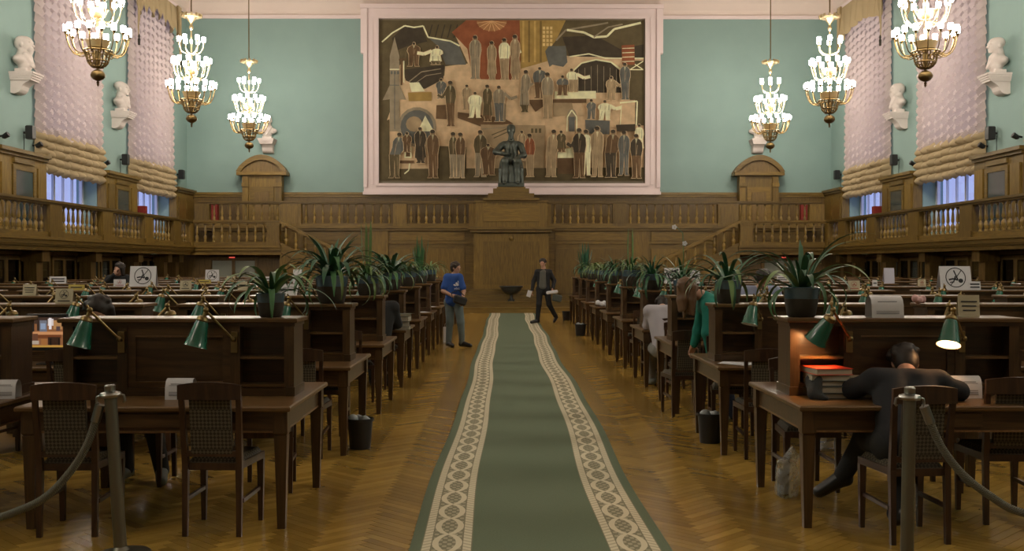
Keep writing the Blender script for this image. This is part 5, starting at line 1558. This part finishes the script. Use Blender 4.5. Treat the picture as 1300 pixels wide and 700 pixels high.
# ------------------------------------------------------------------ screen showing a warm picture of a reading room
y = ROWY[1]-0.52
x0,x1 = PX(39,y),PX(81,y); z0,z1 = PZ(441,y),PZ(403,y)
g = thing('monitor','small lit screen showing a warm reading-room picture, left second-row desk','monitor',((x0+x1)/2,y,0.773))
w_,h_,zb = x1-x0,z1-z0,z0-0.773
part('bezel',MB().bbox(-w_/2-0.03,w_/2+0.03,0.0,0.04,zb-0.03,zb+h_+0.03,0.006),M_black,g)
part('stand',MB().bbox(-0.10,0.10,0.02,0.14,0,0.012,0.003).box(-0.025,0.025,0.035,0.06,0.012,zb),M_black,g)
sm = MB(); zq=[0]
M_scr, nt, bs = new_mat('lit_screen')
a_ = nt.nodes.new('ShaderNodeAttribute'); a_.attribute_name='tone'
bs.inputs['Base Color'].default_value=(0.02,0.02,0.02,1); bs.inputs['Roughness'].default_value=0.2
nt.links.new(a_.outputs['Color'],bs.inputs['Emission Color']); bs.inputs['Emission Strength'].default_value=0.75
def sq(u0,u1,v0,v1,col):
    zq[0]+=1; yy=-0.001-0.00012*zq[0]
    sm.add([(-w_/2+w_*u0,yy,zb+h_*v0),(-w_/2+w_*u1,yy,zb+h_*v0),(-w_/2+w_*u1,yy,zb+h_*v1),(-w_/2+w_*u0,yy,zb+h_*v1)],[(0,1,2,3)],srgb(*col))
sq(0,1,0,1,(150,98,62))
sq(0,1,0.78,1,(70,50,40)); sq(0.05,0.14,0.5,1,(40,32,28)); sq(0.22,0.30,0.55,1,(60,45,38)); sq(0.30,0.52,0.52,0.9,(120,120,130)); sq(0.33,0.48,0.6,0.8,(150,165,190)); sq(0.55,0.72,0.72,0.95,(230,215,210)); sq(0.58,0.66,0.60,0.98,(250,240,240))
sq(0.72,0.98,0.6,0.9,(190,140,90)); sq(0.80,0.92,0.55,0.7,(90,70,70)); sq(0.1,1.0,0.42,0.52,(215,150,100)); sq(0.25,0.95,0.30,0.42,(120,66,36)); sq(0.55,0.92,0.08,0.34,(60,38,26)); sq(0.60,0.66,0.02,0.3,(30,20,15)); sq(0.86,0.90,0.02,0.3,(30,20,15)); sq(0.04,0.28,0.1,0.22,(190,170,150)); sq(0.05,0.25,0.22,0.45,(110,70,50)); sq(0,1,0.0,0.07,(200,150,70)); sq(0.35,0.52,0.08,0.28,(170,110,60))
part('screen',sm,M_scr,g)

# ------------------------------------------------------------------ bins and bags on the floor
def bin_(x,y,label,rb=0.115,h=0.27,trash=True):
    g = thing('waste_bin',label,'bin',(x,y,0.001))
    part('bucket',MB().lathe([(rb*0.80,0),(rb*0.82,0.01),(rb,h),(rb*1.08,h+0.004),(rb*1.08,h-0.02),(rb*0.98,h-0.02),(rb*0.80,0.02)],20,cap=False).lathe([(rb*0.8,0.004),(rb*0.8,0.012)],20),M_black,g,smooth=True)
    if trash:
        S = Solid(0.015)
        for q in range(8): S.ell((0.06*sin(q*2.3),0.06*cos(q*1.9),h-0.03+0.016*(q%3)),(0.045,0.035,0.035+0.008*(q%2)))
        part_ = place('crumpled_liner',S.mesh('crumpled_liner',plain('pale_liner',(0.30,0.34,0.36),0.4),0.014),g)
    return g
bin_(PX(457,9.45),9.45,'black waste bin with pale liner beside the second-row left desk leg')
bin_(PX(902,9.75),9.75,'black waste bin with pale liner beside the second-row right desk leg')
bin_(PX(737,24.3),24.3,'small black bin full of white paper along the right desks',0.13,0.27)
bin_(PX(716,30.6)+0.1,31.0,'small empty black bin at the far end of the right desks',0.13,0.27,False)
g = thing('plastic_bag','clear crumpled plastic bag on the floor under the front right desk','bag',(2.0,7.45,0.001))
S = Solid(0.03)
S.cap((-0.01,0,0.05),(0.0,0,0.2),0.085,0.08); S.cap((0,0,0.2),(0.03,0,0.34),0.08,0.022)
for q in range(7): S.ell((0.05*sin(q*2.3),0.04*cos(q*1.9),0.08+0.035*q),(0.05,0.03,0.03))
Mclear, nt, bs = new_mat('clear_film'); bs.inputs['Base Color'].default_value=(0.85,0.9,0.9,1); bs.inputs['Roughness'].default_value=0.12; bs.inputs['Alpha'].default_value=0.30; bs.inputs['Specular IOR Level'].default_value=1.0
n_=nt.nodes.new('ShaderNodeTexNoise'); n_.inputs['Scale'].default_value=22; t_=nt.nodes.new('ShaderNodeTexCoord'); nt.links.new(t_.outputs['Object'],n_.inputs['Vector'])
b_=nt.nodes.new('ShaderNodeBump'); b_.inputs['Strength'].default_value=1.0; b_.inputs['Distance'].default_value=0.03; nt.links.new(n_.outputs['Fac'],b_.inputs['Height']); nt.links.new(b_.outputs['Normal'],bs.inputs['Normal'])
place('film',S.mesh('film',Mclear,0.014),g)
S = Solid(0.02); S.rbox((-0.035,0.0,0.10),(0.035,0.05,0.10),0.02)
place('dark_contents',S.mesh('dark_contents',M_black,0.012),g)
g = thing('white_carrier_bag','white paper bag on the floor behind the man in the blue shirt','bag',(PX(567,22.3),22.3,0.001))
m = MB().add([(-0.07,-0.05,0),(0.07,-0.05,0),(0.07,0.05,0),(-0.07,0.05,0),(-0.07,-0.04,0.33),(0.07,-0.04,0.33),(0.07,0.04,0.33),(-0.07,0.04,0.33)],[(0,3,2,1),(0,1,5,4),(1,2,6,5),(2,3,7,6),(3,0,4,7)])
part('bag_body',m,M_paper,g)
part('handle',MB().tube([(-0.04,-0.04,0.32),(-0.03,-0.045,0.40),(0.03,-0.045,0.40),(0.04,-0.04,0.32)],0.004,5),M_paper,g)

# ------------------------------------------------------------------ rope barrier posts
M_rope = None
M_rope, nt, bs = new_mat('grey_braided_rope')
tc = nt.nodes.new('ShaderNodeUVMap')
wv = nt.nodes.new('ShaderNodeTexWave'); wv.inputs['Scale'].default_value = 10; wv.bands_direction='DIAGONAL'
cr = nt.nodes.new('ShaderNodeValToRGB'); cr.color_ramp.elements[0].color=(0.10,0.10,0.075,1); cr.color_ramp.elements[1].color=(0.24,0.24,0.19,1)
nt.links.new(tc.outputs[0],wv.inputs['Vector']); nt.links.new(wv.outputs['Fac'],cr.inputs['Fac']); nt.links.new(cr.outputs['Color'],bs.inputs['Base Color']); bs.inputs['Roughness'].default_value=0.85
bpn = nt.nodes.new('ShaderNodeBump'); bpn.inputs['Strength'].default_value=0.6; bpn.inputs['Distance'].default_value=0.01; nt.links.new(wv.outputs['Fac'],bpn.inputs['Height']); nt.links.new(bpn.outputs['Normal'],bs.inputs['Normal'])
def post(x,y,label,lean):
    g = thing('barrier_post',label,'rope post',(x,y,0.0))
    g.rotation_euler = (0,lean,0)
    part('base',MB().lathe([(0.16,0),(0.165,0.012),(0.15,0.025),(0.05,0.04),(0.035,0.06)],24),M_steelpost,g,smooth=True)
    part('pole',MB().lathe([(0.036,0.04),(0.034,0.93)],20),M_steelpost,g,smooth=True)
    part('collar',MB().lathe([(0.034,0.90),(0.056,0.905),(0.062,0.918),(0.056,0.93),(0.030,0.936)],20),M_chrome,g,smooth=True)
    part('cap',MB().lathe([(0.022,0.93),(0.030,0.94),(0.030,0.968),(0.024,0.975)],16),M_chrome,g,smooth=True)
    for e in (-1,1): part('hook',MB().tube([(e*0.055,0,0.915),(e*0.075,0,0.91),(e*0.08,0,0.88),(e*0.07,0,0.87)],0.008,6),M_chrome,g,smooth=True)
    return g
def rope(pts,label):
    g = thing('barrier_rope',label,'rope',pts[0])
    p0 = Vector(pts[0]); q = [Vector(p)-p0 for p in pts]
    # smooth curve through the points
    P_ = []
    n = len(q)
    for i in range(n-1):
        a,b,c_,d_ = q[max(i-1,0)],q[i],q[i+1],q[min(i+2,n-1)]
        for t in range(8):
            u = t/8
            P_.append(0.5*((2*b)+(c_-a)*u+(2*a-5*b+4*c_-d_)*u*u+(3*b-a-3*c_+d_)*u**3))
    P_.append(q[-1])
    seg = 12; m = MB().tube(P_,0.022,seg)
    me = m.mesh('cord',M_rope,True)
    ul = me.uv_layers.new(name='UVMap')
    for lp in me.loops:
        vi = lp.vertex_index; ul.data[lp.index].uv = ((vi%seg)/seg*0.5,(vi//seg)*0.14)
    place('cord',me,g)
    for (a,b) in ((P_[0],P_[3]),(P_[-1],P_[-4])):
        part('end_cap',MB().tube([a+(a-b).normalized()*0.01,a+(b-a).normalized()*0.09],0.027,12),M_chrome,g,smooth=True)
YP, YQ = 5.95, 5.80
post(-2.17,YP,'steel rope-barrier post in front of the left desks',radians(-3.5))
post(2.215,YQ,'steel rope-barrier post in front of the seated man',radians(0.8))
post(-4.35,YP,'steel rope-barrier post beyond the left picture edge',0)
post(4.4,YQ,'steel rope-barrier post beyond the right picture edge',0)
def W3(px,py,Y): return (PX(px,Y),Y,PZ(py,Y))
rope([W3(127,516,YP),W3(113,560,YP),W3(92,596,YP),W3(60,630,YP),W3(25,648,YP),(PX(-20,YP),YP,0.215),(-3.4,YP,0.24),(-3.9,YP,0.42),(-4.24,YP,0.80)],'grey braided barrier rope hanging from the left post')
rope([W3(1176,519,YQ),W3(1196,566,YQ),W3(1223,602,YQ),W3(1258,630,YQ),W3(1298,652,YQ),(3.15,YQ,0.235),(3.6,YQ,0.27),(4.0,YQ,0.46),(4.30,YQ,0.80)],'grey braided barrier rope hanging from the right post')
# ------------------------------------------------------------------ people
def unit(v): v = np.array(v,float); return v/np.linalg.norm(v)
def frame(f,u):
    """columns: side, back, up for a head looking along f"""
    f = unit(f); u = np.array(u,float); u = unit(u-f*(u@f)); sd = np.cross(f,u)
    return np.stack([sd,-f,u],1)
def hand(S, wrist, d, palm, side, L=0.185, curl=0.5, r=0.0095):
    """palm and five fingers; d points along the hand, palm is the palm's normal, side +1/-1 says where the thumb is"""
    w = np.array(wrist,float); d = unit(d); n = unit(np.array(palm,float)-d*(np.array(palm,float)@d)); sdir = np.cross(d,n)*side
    R_ = np.stack([sdir,n,d],1)
    S.rbox(w+d*0.045,(0.040,0.014,0.052),0.012,R_,k=0.02)
    for i,(o,l) in enumerate(((0.030,0.072),(0.010,0.082),(-0.010,0.076),(-0.029,0.058))):
        b = w+d*0.092+sdir*o
        a1 = curl*0.8; p1 = b+(d*cos(a1)+n*sin(a1))*l*0.45
        a2 = curl*1.9; p2 = p1+(d*cos(a2)+n*sin(a2))*l*0.33
        a3 = curl*2.7; p3 = p2+(d*cos(a3)+n*sin(a3))*l*0.25
        S.chain([b,p1,p2,p3],[r,r*0.95,r*0.88,r*0.75],k=0.006)
    t0 = w+d*0.03+sdir*0.034; t1 = t0+(d*0.55+sdir*0.75+n*0.3)*0.042; t2 = t1+(d*0.9+sdir*0.1+n*0.45)*0.034
    S.chain([t0,t1,t2],[r*1.25,r*1.1,r*0.85],k=0.008)
def human(label, loc, J, F=(0,-1,0), U=(0,0,1), rz=0.0, h=0.012, shirt=None, sleeve='long', pants=None, shoes=None, hair='short', hairmat=None, hands=True, handdir=None, coat=False, scale=1.0, female=False):
    g = thing('person',label,'person',loc,rz)
    J = {k:np.array(v,float) for k,v in J.items()}
    pel,ch,nk,hd = J['pelvis'],J['chest'],J['neck'],J['head']
    R_ = frame(F,U); sd,bk,up = R_[:,0],R_[:,1],R_[:,2]
    hs = 0.92 if female else 1.0
    S = Solid(0.03)
    for e in ('l','r'):
        sh,el,wr = J[e+'sh'],J[e+'el'],J[e+'wr']
        S.chain([sh,el,wr],[0.050*hs,0.040*hs,0.028*hs])
        hp,kn,an,to = J[e+'hp'],J[e+'kn'],J[e+'an'],J[e+'to']
        S.chain([hp,kn],[0.082,0.056]); S.cap(kn,kn+(an-kn)*0.35,0.054,0.056); S.cap(kn+(an-kn)*0.35,an,0.056,0.036); S.cap(an,to,0.036,0.028)
        t = pel*0.5+hp*0.5; S.cap(t, ch*0.55+sh*0.45, 0.095*hs, 0.095*hs)
        S.cap(hp,pel,0.10,0.10)
        if hands:
            hdv = (wr-el) if handdir is None or e not in handdir else np.array(handdir[e],float)
            inward = (ch-wr) if True else None
            hand(S, wr, hdv, inward-0.3*np.array((0,0,1)), 1 if e=='l' else -1)
    S.cap(J['lsh'],J['rsh'],0.062*hs); S.cap(ch,nk,0.085,0.058); S.cap(nk,hd-up*0.05,0.052*hs,0.05*hs)
    S.ell(hd+up*0.012,(0.073,0.092,0.108),R_,0.02); S.cap(hd-up*0.055-bk*0.035,hd-up*0.088-bk*0.060,0.044,0.024,0.02)
    S.cap(hd-up*0.004-bk*0.085,hd-up*0.034-bk*0.102,0.009,0.015,0.010)
    S.cap(hd+up*0.018-bk*0.082+sd*0.04,hd+up*0.018-bk*0.082-sd*0.04,0.011,0.011,0.01)
    for e in (-1,1): S.ell(hd+sd*0.076*e+up*-0.002,(0.012,0.020,0.030),R_,0.006)
    S.cap(hd-up*0.056-bk*0.083+sd*0.016,hd-up*0.056-bk*0.083-sd*0.016,0.008,0.008,0.006)
    place('body',S.mesh('body',M_skin,h),g)
    eyes = MB()
    for e in (-1,1):
        c = hd+up*0.004-bk*0.080+sd*e*0.030; eyes.sphere(tuple(c),(0.010,0.010,0.006),8,5)
    part('eyes',eyes,plain('dark_eye',(0.01,0.008,0.006),0.2),g,smooth=True)
    # clothing
    if shirt is not None:
        T = Solid(0.035)
        for e in ('l','r'):
            sh,el,wr,hp = J[e+'sh'],J[e+'el'],J[e+'wr'],J[e+'hp']
            ex = 0.014
            if sleeve == 'long': T.chain([sh,el,wr],[0.056*hs+ex,0.046*hs+ex,0.034*hs+ex*0.8])
            else: T.cap(sh,sh+(el-sh)*0.72,0.058*hs+ex,0.060*hs+ex)
            T.cap(pel*0.45+hp*0.55+np.array((0,0,0.02)), ch*0.52+sh*0.48, 0.105*hs+ex, 0.10*hs+ex)
            T.cap(hp*0.75+pel*0.25,pel,0.115+ex*0.5,0.115+ex*0.5)
            if coat: T.cap(hp*0.8+pel*0.2, hp*0.8+pel*0.2+(J[e+'kn']-hp)*0.25, 0.11,0.105)
        T.cap(J['lsh'],J['rsh'],0.066*hs+0.014); T.cap(ch,ch+(nk-ch)*0.6,0.095,0.080)
        place('shirt' if not coat else 'jacket',T.mesh('shirt',shirt,h),g)
    if pants is not None:
        T = Solid(0.03)
        for e in ('l','r'):
            hp,kn,an = J[e+'hp'],J[e+'kn'],J[e+'an']
            T.chain([hp,kn,an-(kn-an)/np.linalg.norm(kn-an)*0.005],[0.100,0.074,0.056]); T.cap(hp,pel,0.112,0.112)
        T.cap(pel,pel+(ch-pel)*0.15,0.118,0.115)
        place('trousers',T.mesh('trousers',pants,h),g)
    if shoes is not None:
        for e in ('l','r'):
            an,to = J[e+'an'],J[e+'to']; d = unit(to-an)
            T = Solid(0.02); heel = an-np.array((0,0,0.045)) if abs(d[2])<0.7 else an
            T.cap(an-d*0.02-np.array((0,0,0.015)),an-d*0.03-np.array((0,0,0.040)),0.046,0.040); T.cap(an-d*0.03-np.array((0,0,0.035)),to-np.array((0,0,0.004)),0.044,0.036); T.cap(an-d*0.01,to,0.046,0.037)
            place('shoe',T.mesh('shoe',shoes,h),g)
    hm = hairmat or M_hair
    T = Solid(0.02)
    T.ell(hd+up*0.034+bk*0.014,(0.086,0.102,0.101),R_)
    T.ell(hd+up*0.000+bk*0.036,(0.078,0.076,0.10),R_)
    if hair == 'long':
        for a in np.linspace(-1,1,7):
            st = hd+up*0.05*(1-abs(a))+bk*0.02+sd*0.088*a; dn = np.array((0,0,-1.0))
            T.chain([st,st+dn*0.14,st+dn*0.29+sd*0.01*a],[0.034,0.032,0.016])
            st = hd+up*0.085+sd*0.06*a; T.chain([st,st+dn*0.16,st+dn*0.27],[0.030,0.028,0.015])
    if hair == 'bob':
        for a in (-1,-0.5,0,0.5,1):
            st = hd+bk*(0.05-0.03*abs(a))+sd*0.075*a; T.cap(st+up*0.02,st-up*0.12,0.042,0.034)
    RH = random.Random(int(abs(loc[0]*97+loc[1]*31)))
    for q in range(46):
        th,ph = RH.uniform(0.05,1.7),RH.uniform(0,2*pi); dv = up*cos(th)+sd*sin(th)*cos(ph)+bk*sin(th)*sin(ph)
        if dv@bk < -0.45 and dv@up < 0.55: continue
        c_ = hd+up*0.03+bk*0.014+np.array(dv)*0.092; T.ell(c_,(0.026,0.022,0.020),None,0.008)
    face = hd-bk*0.14-up*0.045
    if hair != 'long': T.cut(lambda X,Y,Z: 0.116-np.sqrt((X-face[0])**2+(Y-face[1])**2+(Z-face[2])**2))
    place('hair',T.mesh('hair',hm,h),g)
    return g, J
M_blue = plain('royal_blue_cotton',(0.020,0.075,0.30),0.85,noise=0.15,nscale=12)
M_jeans = plain('faded_jeans',(0.13,0.17,0.175),0.9,noise=0.25,nscale=10)
M_dkjeans = plain('dark_blue_jeans',(0.02,0.03,0.06),0.9)
M_blackc = plain('black_cloth',(0.012,0.013,0.014),0.85,noise=0.2,nscale=10)
M_suit = plain('black_suit_cloth',(0.013,0.014,0.018),0.9,noise=0.2,nscale=14)
M_greysh = plain('grey_shirt',(0.10,0.10,0.085),0.9)
M_tealsw = plain('teal_sweater',(0.012,0.185,0.145),0.9,noise=0.15,nscale=14)
M_lav = plain('pale_grey_shirt',(0.40,0.38,0.42),0.9)
M_palebl = plain('pale_blue_shirt',(0.28,0.32,0.46),0.9)
M_greyp = plain('light_grey_trousers',(0.22,0.22,0.21),0.9)
M_shoe = plain('black_leather',(0.012,0.012,0.013),0.35)
M_greyshoe = plain('grey_trainer',(0.16,0.18,0.17),0.7)

# man in the blue shirt, turned to the right, camera bag held in front
g,J = human('man in blue printed t-shirt and jeans standing at the left desks',(-1.03,21.0,0.002),dict(
    pelvis=(0,0,0.93),chest=(0,0.02,1.27),neck=(0.01,0.0,1.45),head=(0.035,-0.02,1.575),
    lsh=(0.11,-0.12,1.39),rsh=(-0.13,0.06,1.39),
    lel=(0.20,-0.16,1.12),lwr=(0.19,-0.30,0.98),
    rel=(-0.21,-0.02,1.12),rwr=(-0.02,-0.22,1.03),
    lhp=(0.08,-0.05,0.90),rhp=(-0.09,0.03,0.90),lkn=(0.14,-0.08,0.50),rkn=(-0.08,-0.01,0.50),
    lan=(0.16,0.0,0.09),ran=(-0.11,0.02,0.09),lto=(0.33,-0.10,0.04),rto=(-0.02,-0.13,0.04)),
    F=(0.85,-0.5,-0.1),h=0.010,shirt=M_blue,sleeve='short',pants=M_jeans,shoes=M_shoe,hairmat=plain('short_brown_hair',(0.035,0.022,0.014),0.6),
    handdir={'l':(-0.1,-0.3,-1),'r':(1,-0.3,-0.2)})
# camera bag
b = thing('camera_bag','dark camera bag held by the man in the blue shirt','bag',(-1.03+0.10,21.0-0.30,0.87))
part('bag_body',MB().bbox(-0.12,0.13,-0.08,0.08,0,0.17,0.03),M_black,b,(0,0,0),(0,0.35,0.2))
part('strap',MB().tube([(-0.11,0,0.12),(-0.14,0.02,0.22),(0.0,0.05,0.28),(0.12,0.02,0.16)],0.010,6),M_black,b)
# white printed mark: three slanted bars above a word
mk = MB()
for i,(x,h0) in enumerate(((0,0.035),(0.042,0.065),(0.084,0.098))):
    mk.add([(x,0,0),(x+0.034,0,0),(x+0.034-h0*0.0,0,h0*0.35),(x+0.034-0.030,0,h0),(x+0.034-0.030-0.028,0,h0*0.98-0.015)],[(0,1,2,3,4)])
cu = bpy.data.curves.new('word','FONT'); cu.body = 'adidas'; cu.size = 0.052; cu.align_x = 'LEFT'
to = bpy.data.objects.new('word',cu); COL.objects.link(to)
bpy.context.view_layer.update()
tm = bpy.data.meshes.new_from_object(to.evaluated_get(bpy.context.evaluated_depsgraph_get()))
bpy.data.objects.remove(to)
M_print = plain('white_shirt_print',(0.6,0.6,0.66),0.8)
mk.add([(v.co.x-0.005,0,v.co.y-0.058) for v in tm.vertices],[tuple(p.vertices) for p in tm.polygons])
# the print lies on the chest that faces the camera's right
ang = radians(24)
me_ = mk.mesh('chest_print',M_print)
po = place('chest_print',me_,g,(0.02,-0.235,1.225),(radians(-3),0,ang),1.18)

# walking man in the black jacket
g,J = human('man in black jacket and grey shirt walking along the carpet',(1.05,29.4,0.014),dict(
    pelvis=(0.0,0,0.98),chest=(0.0,-0.01,1.33),neck=(0,-0.02,1.54),head=(-0.02,-0.05,1.675),
    lsh=(0.165,0,1.425),rsh=(-0.165,0,1.425),lel=(0.30,0.05,1.18),lwr=(0.26,-0.12,0.98),rel=(-0.27,0.03,1.17),rwr=(-0.32,-0.10,0.92),
    lhp=(0.10,0,0.95),rhp=(-0.10,0,0.95),lkn=(0.16,0.0,0.52),rkn=(-0.13,-0.12,0.52),
    lan=(0.36,0.16,0.16),ran=(-0.17,-0.12,0.09),lto=(0.30,0.02,0.05),rto=(-0.34,-0.22,0.04)),
    F=(-0.25,-1,-0.15),h=0.010,shirt=M_blackc,coat=True,pants=M_blackc,shoes=M_shoe,handdir={'l':(-0.2,-0.5,-0.8),'r':(-0.1,-0.3,-1)})
T = Solid(0.02); T.cap((0,-0.075,1.42),(0,-0.085,1.02),0.075,0.085); T.cap((-0.045,-0.075,1.4),(-0.05,-0.085,1.02),0.07,0.08)
place('shirt_front',T.mesh('shirt_front',M_greysh,0.012),g)
b = thing('white_paper','small white paper in the right hand of the walking man','paper',(1.05-0.40,29.22,0.84)); part('sheet',MB().box(-0.06,0.06,-0.003,0.003,-0.09,0.09),M_paper,b,(0,0,0),(0.1,0.3,0))
b = thing('carrier_bag','grey bag with papers in the left hand of the walking man','bag',(1.05+0.30,29.2,0.62))
part('bag_body',MB().bbox(-0.13,0.13,-0.06,0.06,0,0.20,0.03),plain('grey_bag',(0.07,0.085,0.075),0.7),b,(0.05,0,0),(0,0.2,0))
part('papers',MB().bbox(-0.16,0.16,-0.05,0.03,0.20,0.29,0.02),M_paper,b,(-0.03,-0.02,0.02),(0,-0.15,0))

# man in the black suit, bent over the front right desk, seen from behind
g,J = human('man in black suit seen from behind, bent over the front right desk',(2.43,6.42,0.002),dict(
    pelvis=(0.02,0.0,0.56),chest=(0.10,0.26,0.82),neck=(0.17,0.41,0.945),head=(0.20,0.51,0.995),
    lsh=(-0.07,0.31,0.905),rsh=(0.33,0.30,0.895),
    lel=(-0.17,0.45,0.835),lwr=(0.04,0.62,0.81),
    rel=(0.49,0.36,0.83),rwr=(0.40,0.56,0.81),
    lhp=(-0.08,0.0,0.54),rhp=(0.12,0.0,0.54),lkn=(-0.10,0.40,0.52),rkn=(0.18,0.40,0.50),
    lan=(-0.22,0.48,0.26),ran=(0.0,0.12,0.10),lto=(-0.36,0.52,0.15),rto=(0.04,0.26,0.05)),
    F=(0.1,0.75,-0.65),U=(0.05,0.6,0.7),h=0.011,shirt=M_suit,coat=True,pants=M_blackc,shoes=M_shoe,handdir={'l':(0.8,0.6,0),'r':(-0.3,1,0)})
# open papers under his hands
b = thing('open_book','open pale book under the hands of the man in the suit','book',(2.68,7.02,0.773)); 
m = MB()
for e in (-1,1): m.add([(0,-0.14,0.012),(e*0.09,-0.14,0.018),(e*0.19,-0.14,0.006),(e*0.19,0.14,0.006),(e*0.09,0.14,0.018),(0,0.14,0.012)],[(0,1,4,5) if e>0 else (5,4,1,0),(1,2,3,4) if e>0 else (4,3,2,1)])
part('pages',m,M_paper,b); part('cover',MB().box(-0.2,0.2,-0.145,0.145,0,0.004),M_desk,b)

# woman behind the front left desk, only hair and legs show
human('dark-haired woman seated behind the front left desk, hair above the shelf',(-2.80,8.25,0.002),dict(
    pelvis=(0.05,0.05,0.56),chest=(-0.08,-0.05,0.98),neck=(-0.22,-0.12,1.17),head=(-0.31,-0.17,1.285),
    lsh=(0.07,-0.06,1.10),rsh=(-0.30,-0.06,1.08),lel=(0.16,-0.20,0.88),lwr=(0.0,-0.42,0.80),rel=(-0.36,-0.22,0.86),rwr=(-0.20,-0.42,0.80),
    lhp=(0.14,0,0.52),rhp=(-0.04,0,0.52),lkn=(0.16,-0.38,0.51),rkn=(-0.08,-0.36,0.51),
    lan=(0.19,-0.24,0.09),ran=(-0.10,-0.18,0.09),lto=(0.24,-0.40,0.04),rto=(-0.12,-0.34,0.04)),
    F=(0,-0.8,-0.5),U=(0,-0.4,0.9),shirt=M_blackc,pants=M_blackc,shoes=M_greyshoe,hair='bob',female=True)

# woman in the teal sweater, bending down, brown hair hanging
human('woman in teal sweater with long brown hair bending over the third-row right desk',(2.20,10.98,0.002),dict(
    pelvis=(0.12,0.0,0.96),chest=(-0.05,-0.02,1.24),neck=(-0.18,-0.03,1.33),head=(-0.31,-0.05,1.385),
    lsh=(-0.12,-0.18,1.22),rsh=(-0.12,0.14,1.22),lel=(-0.14,-0.22,0.95),lwr=(-0.10,-0.16,0.74),rel=(-0.16,0.18,0.95),rwr=(-0.2,0.22,0.80),
    lhp=(0.13,-0.08,0.92),rhp=(0.13,0.08,0.92),lkn=(0.08,-0.10,0.50),rkn=(0.10,0.08,0.50),
    lan=(0.12,-0.10,0.09),ran=(0.14,0.08,0.09),lto=(-0.02,-0.14,0.04),rto=(0.0,0.08,0.04)),
    F=(-0.55,-0.35,-0.6),U=(-0.5,0,0.75),h=0.012,shirt=M_tealsw,coat=False,pants=M_dkjeans,shoes=M_greyshoe,hair='long',hairmat=M_hairbrown,female=True)

# person in the pale shirt hunched at the fourth-row desk
human('person in pale grey shirt hunched over the lit fourth-row right desk',(2.10,13.80,0.002),dict(
    pelvis=(0.0,0,0.56),chest=(-0.03,0.20,0.94),neck=(0.0,0.33,1.06),head=(0.03,0.44,1.10),
    lsh=(-0.19,0.22,1.03),rsh=(0.17,0.22,1.03),lel=(-0.20,0.34,0.83),lwr=(-0.05,0.52,0.81),rel=(0.24,0.34,0.83),rwr=(0.10,0.52,0.81),
    lhp=(-0.09,0,0.53),rhp=(0.09,0,0.53),lkn=(-0.13,0.42,0.52),rkn=(0.12,0.42,0.52),
    lan=(-0.10,0.55,0.09),ran=(0.10,0.5,0.09),lto=(-0.13,0.70,0.04),rto=(0.10,0.64,0.04)),
    F=(0,0.8,-0.6),U=(0,0.5,0.8),shirt=M_lav,pants=M_greyp,shoes=M_greyshoe,h=0.013)

# person in pale blue behind the third-row right desks
human('dark-haired person in pale blue shirt between third and fourth rows, right side',(PX(966,13.3),13.3,0.002),dict(
    pelvis=(0,0.1,0.86),chest=(0,0.0,1.20),neck=(0,-0.05,1.36),head=(0,-0.12,1.46),
    lsh=(0.18,0,1.30),rsh=(-0.18,0,1.30),lel=(0.26,-0.1,1.02),lwr=(0.15,-0.28,0.86),rel=(-0.26,-0.1,1.02),rwr=(-0.15,-0.28,0.86),
    lhp=(0.09,0.08,0.84),rhp=(-0.09,0.08,0.84),lkn=(0.10,-0.02,0.47),rkn=(-0.10,-0.02,0.47),lan=(0.10,0.08,0.09),ran=(-0.10,0.08,0.09),lto=(0.11,-0.08,0.04),rto=(-0.11,-0.08,0.04)),
    F=(0,-0.8,-0.6),U=(0,-0.5,0.8),shirt=M_palebl,pants=M_dkjeans,shoes=M_shoe,h=0.014)

# woman in black at the far left, hand raised to her mouth
human('woman in black standing by the far left desks, hand raised to her mouth',(PX(152,21.2),21.2,0.002),dict(
    pelvis=(0,0.05,0.94),chest=(-0.02,0.0,1.27),neck=(0,-0.02,1.44),head=(0.03,-0.05,1.56),
    lsh=(0.16,0,1.37),rsh=(-0.19,0,1.36),lel=(0.22,-0.08,1.12),lwr=(0.03,-0.22,1.15),rel=(-0.30,-0.10,1.20),rwr=(-0.03,-0.19,1.44),
    lhp=(0.09,0.05,0.90),rhp=(-0.09,0.05,0.90),lkn=(0.10,0,0.50),rkn=(-0.10,0,0.50),lan=(0.10,0.04,0.09),ran=(-0.10,0.04,0.09),lto=(0.11,-0.11,0.04),rto=(-0.11,-0.11,0.04)),
    F=(-0.6,-0.8,-0.15),shirt=M_blackc,pants=M_blackc,shoes=M_shoe,hair='bob',female=True,h=0.014,handdir={'r':(0.35,0.1,1),'l':(-1,0,0.2)})

# person in black beside the lit books of the fourth-row left desk
human('person in black seated at the fourth-row left desk behind the shelf end',(-1.68,13.75,0.002),dict(
    pelvis=(0.0,0,0.56),chest=(0.03,0.14,0.98),neck=(0.0,0.2,1.16),head=(-0.03,0.25,1.28),
    lsh=(-0.17,0.14,1.09),rsh=(0.20,0.14,1.09),lel=(-0.24,0.3,0.86),lwr=(-0.10,0.5,0.81),rel=(0.25,0.22,0.86),rwr=(0.16,0.46,0.81),
    lhp=(-0.09,0,0.53),rhp=(0.09,0,0.53),lkn=(-0.13,0.42,0.52),rkn=(0.12,0.42,0.52),
    lan=(-0.10,0.42,0.09),ran=(0.10,0.42,0.09),lto=(-0.13,0.57,0.04),rto=(0.10,0.57,0.04)),
    F=(-0.2,0.9,-0.4),U=(0,0.4,0.9),shirt=M_blackc,pants=M_blackc,shoes=M_shoe,h=0.014)
